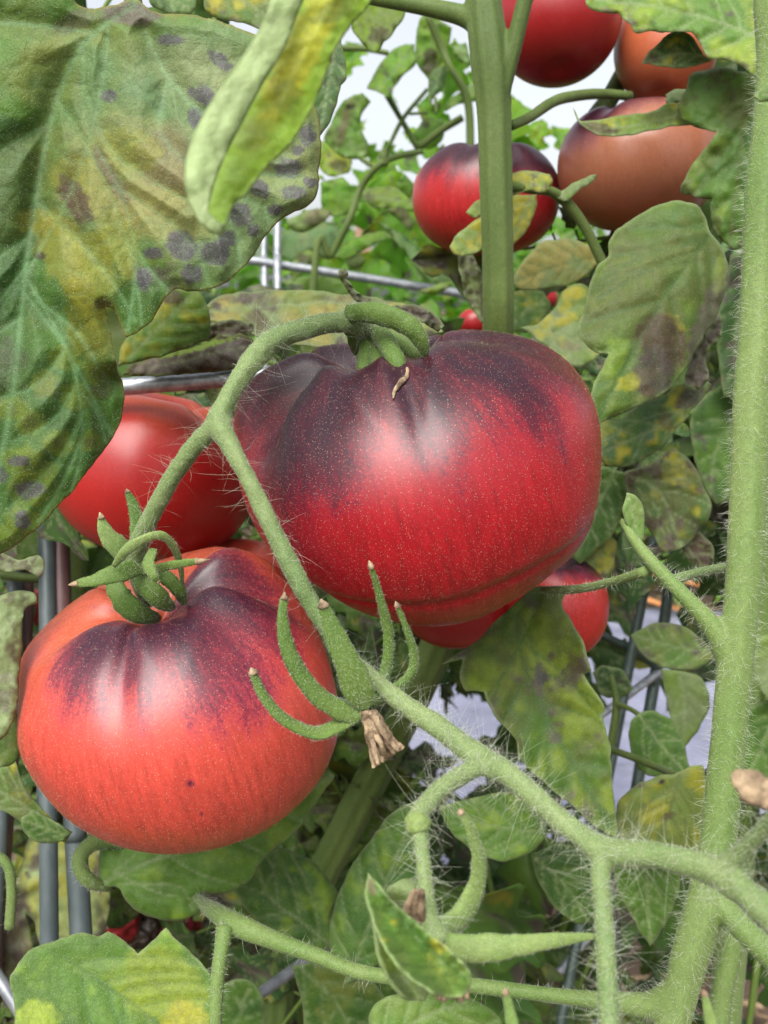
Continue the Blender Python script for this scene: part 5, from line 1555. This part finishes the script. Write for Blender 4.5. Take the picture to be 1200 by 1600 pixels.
fill(E, 120, 420, 1360, 1600, .62, .8, 7)
fill(B, -40, 380, -60, 60, .36, .5, 10)
fill(Dp, 860, 1010, 1350, 1480, .5, .6, 3)
far1 = []
for k in range(4):
    V, Fc, c = generic_leaflet(1.0, .62, np.random.default_rng(500 + k), .3, (GREEN * 1.9, LIME * 1.4), 21, 9, .006, .15, .05)
    far1.append(mesh_data('leaf', V, Fc, M['leaf_far'], c))
fill_mesh[:] = far1 + far1
fill_comp[:] = []
fill(G_, 480, 660, 250, 420, 1.0, 1.5, 20, .06, .10)
fill(G_, 800, 900, 120, 230, .9, 1.3, 4, .05, .08)
fill(G_, 660, 740, 20, 70, .9, 1.2, 3, .05, .08)
fill(G_, 560, 720, 200, 260, 1.1, 1.5, 5, .05, .08)
fill(G_, 540, 745, 50, 300, 1.0, 1.5, 9, .03, .055)

# ------------------------------------------------------------------ the tomatoes
RED, CORAL, ORANGE = (.46, .022, .022), (.62, .085, .045), (.60, .14, .05)
root1, big = tomato('large red tomato with near-black streaked shoulders, biggest of all, in the centre of the vine', (655, 745), .302, 285, .74, 17, -17,
                    [(-2.3, .16, .30), (-1.15, .20, .28), (-.5, .035, .2), (.02, .035, .08), (1.25, .04, .25), (2.2, .12, .3), (3.0, .12, .3)],
                    [(-3.2, .9), (-2.2, .9), (-1.6, .72), (-1.3, .95), (-1.0, 1.28), (-.75, 1.36), (-.5, 1.24), (-.3, 1.0), (-.1, 1.0), (.1, 1.28), (.3, 1.0), (.5, 1.02), (.72, 1.34), (.9, 1.08), (1.15, 1.12), (1.6, 1.1), (2.2, 1.0), (3.2, .9)], .50,
                    ((.40, .038, .018), (.335, .0062, .012), (.39, .012, .010)), 'tomato',
                    [(365, 650), (380, 610), (402, 583), (440, 560), (490, 543), (540, 533), (590, 535), (640, 535), (690, 519), (730, 513), (800, 520), (850, 537), (890, 566), (920, 610), (935, 650), (941, 700), (938, 760), (925, 820), (900, 865), (870, 892), (840, 916), (800, 940),
                     (750, 965), (700, 977), (650, 978), (600, 968), (550, 950), (500, 920), (450, 888), (410, 845), (383, 790), (368, 730)], (200, 320), .25, .26, (2.02, .05, 1.0, .035), 2)
hairs(big, 18000, .00034, .000022, M['fuzz'], 'fuzz', .3, 0, lambda q: ((q - P(655, 745, .32)) @ FWD < 0) * 1.0, 3, 2, 3)
# corky scar at the mouth of the stem hollow
def surf(o, px, py):
    q, _ = mesh_arrays(o)
    x, y = proj(q)
    z = (q - CAM) @ FWD
    near = np.hypot(x - px, y - py) < 7
    return z[near].min() if near.any() else .28


rows = [(px, py, surf(big, px, py) - .0002, r) for px, py, r in ((614, 622, 1.5), (617, 610, 3), (624, 600, 4.5), (632, 592, 4), (637, 582, 3), (636, 574, 2))]
v, f = ptube(rows, n=8, seg=30, wob=.8, flat=.45, side=.2)
build('scar', v, f, M['dry'], root1)
sepal(root1, [(582, 520, .286, 14), (600, 530, .276, 16), (616, 556, .268, 15), (625, 580, .266, 12), (629, 593, .267, 5)], 'sepal', .75, .2, fuzz=900)
sepal(root1, [(545, 492, .272, 15), (575, 489, .268, 17), (612, 496, .265, 18), (645, 515, .264, 16), (661, 540, .266, 11), (662, 560, .269, 4)], 'sepal', .7, .3, fuzz=1200)
sepal(root1, [(600, 525, .28, 12), (622, 535, .276, 13), (645, 550, .275, 12), (655, 562, .276, 6)], 'sepal_pale', .6, .2, fuzz=300)
sepal(root1, [(570, 530, .285, 10), (572, 555, .281, 13), (569, 578, .279, 11), (568, 592, .281, 5)], 'sepal', .7, .2, fuzz=400)
sepal(root1, [(590, 535, .282, 10), (592, 560, .277, 14), (590, 582, .275, 11), (588, 594, .277, 5)], 'sepal', .7, .2, fuzz=400)
sepal(root1, [(545, 512, .277, 8), (552, 535, .283, 8), (558, 552, .288, 7)], 'sepal', .6, .2)

root2, left = tomato('coral red tomato with a dark purple patch by its calyx, lower left, nearest the rods', (278, 1098), .288, 253, .80, 25, -9,
                     [(-2.4, .14, .3), (-1.35, .10, .3), (-.12, .045, .12), (.9, .05, .3), (1.75, .16, .28), (2.6, .1, .3)],
                     [(-3.2, .0), (-1.9, .05), (-1.4, .1), (-1.05, .5), (-.7, .74), (-.3, .80), (0, .76), (.3, .80), (.6, .78), (1.0, .78), (1.5, .90), (1.9, .8), (2.3, .4), (2.7, .05), (3.2, .0)], .42,
                     ((.54, .095, .040), (.55, .064, .043), (.60, .105, .052)), 'tomato_coral',
                     [(25, 1140), (30, 1085), (28, 1050), (42, 1010), (72, 975), (110, 942), (140, 922), (170, 905), (220, 885), (290, 862), (340, 853), (390, 862), (430, 884), (470, 930), (503, 1000), (524, 1070), (530, 1120), (525, 1160), (505, 1210), (470, 1255), (420, 1295), (360, 1320),
                      (300, 1333), (240, 1334), (180, 1321), (120, 1292), (80, 1256), (50, 1216), (32, 1180)], (220, 340), .22, .24, None, 5,
                      marks=[(297, 1224, 8, 1.5), (316, 1272, 5, 1.4), (440, 1060, 80, .3), (420, 1130, 100, .35), (340, 1170, 90, .3), (460, 1180, 70, .2)])
hairs(left, 15000, .00034, .000022, M['fuzz'], 'fuzz', .3, 0, lambda q: ((q - P(278, 1098, .305)) @ FWD < 0) * 1.0, 3, 2, 4)
sepal(root2, [(228, 885, .256, 12.6), (190, 893, .249, 15.7), (150, 906, .246, 10.5), (118, 912, .246, 5.2)], 'sepal', .22, .2, tip=20, fuzz=700)
sepal(root2, [(215, 872, .258, 14.7), (188, 858, .254, 17.8), (167, 835, .252, 13.7), (158, 808, .252, 5.2)], 'sepal_pale', .2, .3, tip=14, fuzz=500)
sepal(root2, [(212, 845, .26, 9.5), (214, 818, .262, 11.5), (208, 790, .263, 9.5), (199, 768, .264, 4.2)], 'sepal', .25, .3, tip=8, fuzz=400)
sepal(root2, [(178, 885, .246, 4.2), (198, 860, .244, 8.4), (230, 840, .244, 7.3), (255, 838, .246, 7.3), (272, 856, .25, 6.3), (282, 885, .256, 5.2), (285, 912, .262, 3.2)], 'sepal_pale', .5, .3, fuzz=400)
sepal(root2, [(240, 890, .252, 7.3), (275, 882, .249, 7.3), (310, 877, .248, 5.2)], 'sepal', .3, .3, tip=34, fuzz=200)
sepal(root2, [(240, 858, .246, 6.3), (232, 880, .244, 9.5), (240, 900, .243, 7.3), (248, 909, .244, 3.2)], 'sepal', .3, .3, tip=5, fuzz=300)
sepal(root2, [(176, 893, .262, 8), (180, 915, .260, 15), (192, 938, .259, 18), (214, 956, .261, 17), (236, 965, .266, 13), (250, 968, .272, 5)], 'sepal', .62, .25, fuzz=700, groove=.25)
sepal(root2, [(212, 890, .259, 10), (226, 912, .256, 15), (244, 932, .257, 16), (262, 946, .262, 12), (272, 950, .268, 5)], 'sepal', .62, .25, fuzz=600, groove=.25)
sepal(root2, [(245, 893, .262, 9), (266, 908, .262, 12), (281, 925, .264, 11), (287, 944, .269, 5)], 'sepal', .62, .2, fuzz=300, groove=.2)

tomato('plain glossy red tomato behind the hoop wire, half hidden by the huge spotted leaf', (245, 738), .372, 158, .84, 8, 12, [(.9, .1, .25), (-.9, .06, .3), (2.4, .1, .3)], [(-3.2, .2), (3.2, .2)], .3, ((.36, .06, .03), (.42, .016, .014), (.42, .016, .014)), 'tomato_plain', res=(80, 120), seed=3)
tomato('red tomato wedged between the plain red one and the two near ones', (365, 930), .372, 104, .85, 15, 0, [(.6, .1, .25), (-1.0, .08, .3)], None, .3, ((.40, .05, .03), (.42, .018, .016), (.42, .018, .016)), 'tomato_plain', res=(60, 90), seed=4)
rA, _ = tomato('deep red tomato hanging at the very top beside the upright stem', (870, 28), .43, 100, .95, -15, 0, [(1.0, .05, .3), (-1.2, .05, .3)], None, .3, ((.30, .02, .014), (.29, .008, .010), (.30, .012, .012)), 'tomato_plain', res=(70, 110), seed=6)
rB, _ = tomato('orange tomato at the top right, half covered by a browned leaf', (1042, 70), .44, 80, 1.08, -12, 10, [(1.0, .05, .3)], None, .3, ((.42, .13, .05), (.46, .115, .048), (.42, .10, .04)), 'tomato_plain', res=(70, 110), seed=7)
rC, _ = tomato('red tomato with purple streaked shoulders partly hidden by the upright stem', (757, 308), .47, 117, .76, 18, 0, [(.35, .24, .24), (-1.6, .12, .3), (1.7, .1, .3), (-.5, .05, .2)],
               [(-3.2, 1.1), (-1.5, 1.2), (-.6, 1.2), (0, 1.15), (.8, 1.45), (1.6, 1.4), (3.2, 1.1)], .45, ((.48, .06, .045), (.50, .02, .022), (.50, .025, .02)), 'tomato', res=(90, 140), seed=8)
rD, _ = tomato('orange-brown half-ripe tomato under the narrow curled leaf', (997, 258), .44, 125, .80, 12, -4, [(-.9, .09, .25), (.8, .05, .3), (2.4, .1, .3)],
               [(-3.2, .8), (-1.2, 1.35), (-.8, 1.2), (-.4, .8), (.2, .65), (.8, .5), (3.2, .6)], .5, ((.32, .17, .085), (.33, .115, .058), (.38, .085, .036)), 'tomato_soft', res=(90, 140), seed=9)
tomato('small bright red tomato peeping out right of the large one, behind the drooping leaf', (868, 948), .40, 83, .98, 10, 0, [(.5, .05, .25), (1.3, .06, .25)], [(-3.2, .4), (.5, .75), (1.4, .95), (3.2, .4)], .3, ((.44, .04, .03), (.50, .025, .022), (.50, .03, .022)), 'tomato_coral', res=(70, 110), seed=10)
tomato('dark red tomato tucked under the large tomato, above the leaning stems', (712, 940), .405, 84, .85, 5, 0, [(.4, .05, .25)], None, .3, ((.36, .03, .02), (.36, .012, .014), (.36, .014, .014)), 'tomato_plain', res=(60, 90), seed=11)
tomato('tiny blurred red tomato at the foot of the upright stem', (742, 505), .60, 26, .9, 5, 0, (), None, .3, ((.36, .03, .02), (.36, .012, .014), (.36, .014, .014)), 'tomato_plain', res=(40, 60), seed=12)
tomato('tiny red tomato glimpsed between pale leaves right of the upright stem', (852, 466), .62, 20, .9, 5, 0, (), None, .3, ((.36, .03, .02), (.36, .012, .014), (.36, .014, .014)), 'tomato_plain', res=(40, 60), seed=13)
tomato('red tomato glimpsed between the rods and the pale crumpled leaf', (52, 950), .52, 34, .9, 5, 0, (), None, .3, ((.36, .03, .02), (.36, .012, .014), (.36, .014, .014)), 'tomato_plain', res=(40, 60), seed=14)
DRIED = ((.22, .015, .015), (.28, .012, .018), (.22, .012, .014))
tomato('shrivelled crimson tomato right behind the rods, split and dark inside', (185, 1430), .62, 34, 1.3, 10, 0, [(.5, .2, .3), (-1, .2, .3)], None, .3, DRIED, 'tomato_plain', res=(60, 90), seed=15, wrinkle=.5)
tomato('shrivelled crimson tomato in the gap above the lobed leaf', (272, 1462), .64, 40, 1.0, 10, 0, [(.5, .2, .3), (-1, .2, .3)], None, .3, DRIED, 'tomato_plain', res=(60, 90), seed=16, wrinkle=.5)
tomato('shrivelled crimson tomato right of the lobed leaf stalk', (345, 1505), .66, 36, .95, 10, 0, [(.5, .2, .3), (-1, .2, .3)], None, .3, DRIED, 'tomato_plain', res=(60, 90), seed=17, wrinkle=.5)
tomato('dark rotten tomato between the shrivelled crimson ones', (222, 1450), .63, 30, .9, 10, 0, [(.5, .2, .3), (-1, .2, .3)], None, .3, ((.05, .035, .02), (.045, .03, .02), (.03, .02, .015)), 'tomato_plain', res=(60, 90), seed=18, wrinkle=.6)
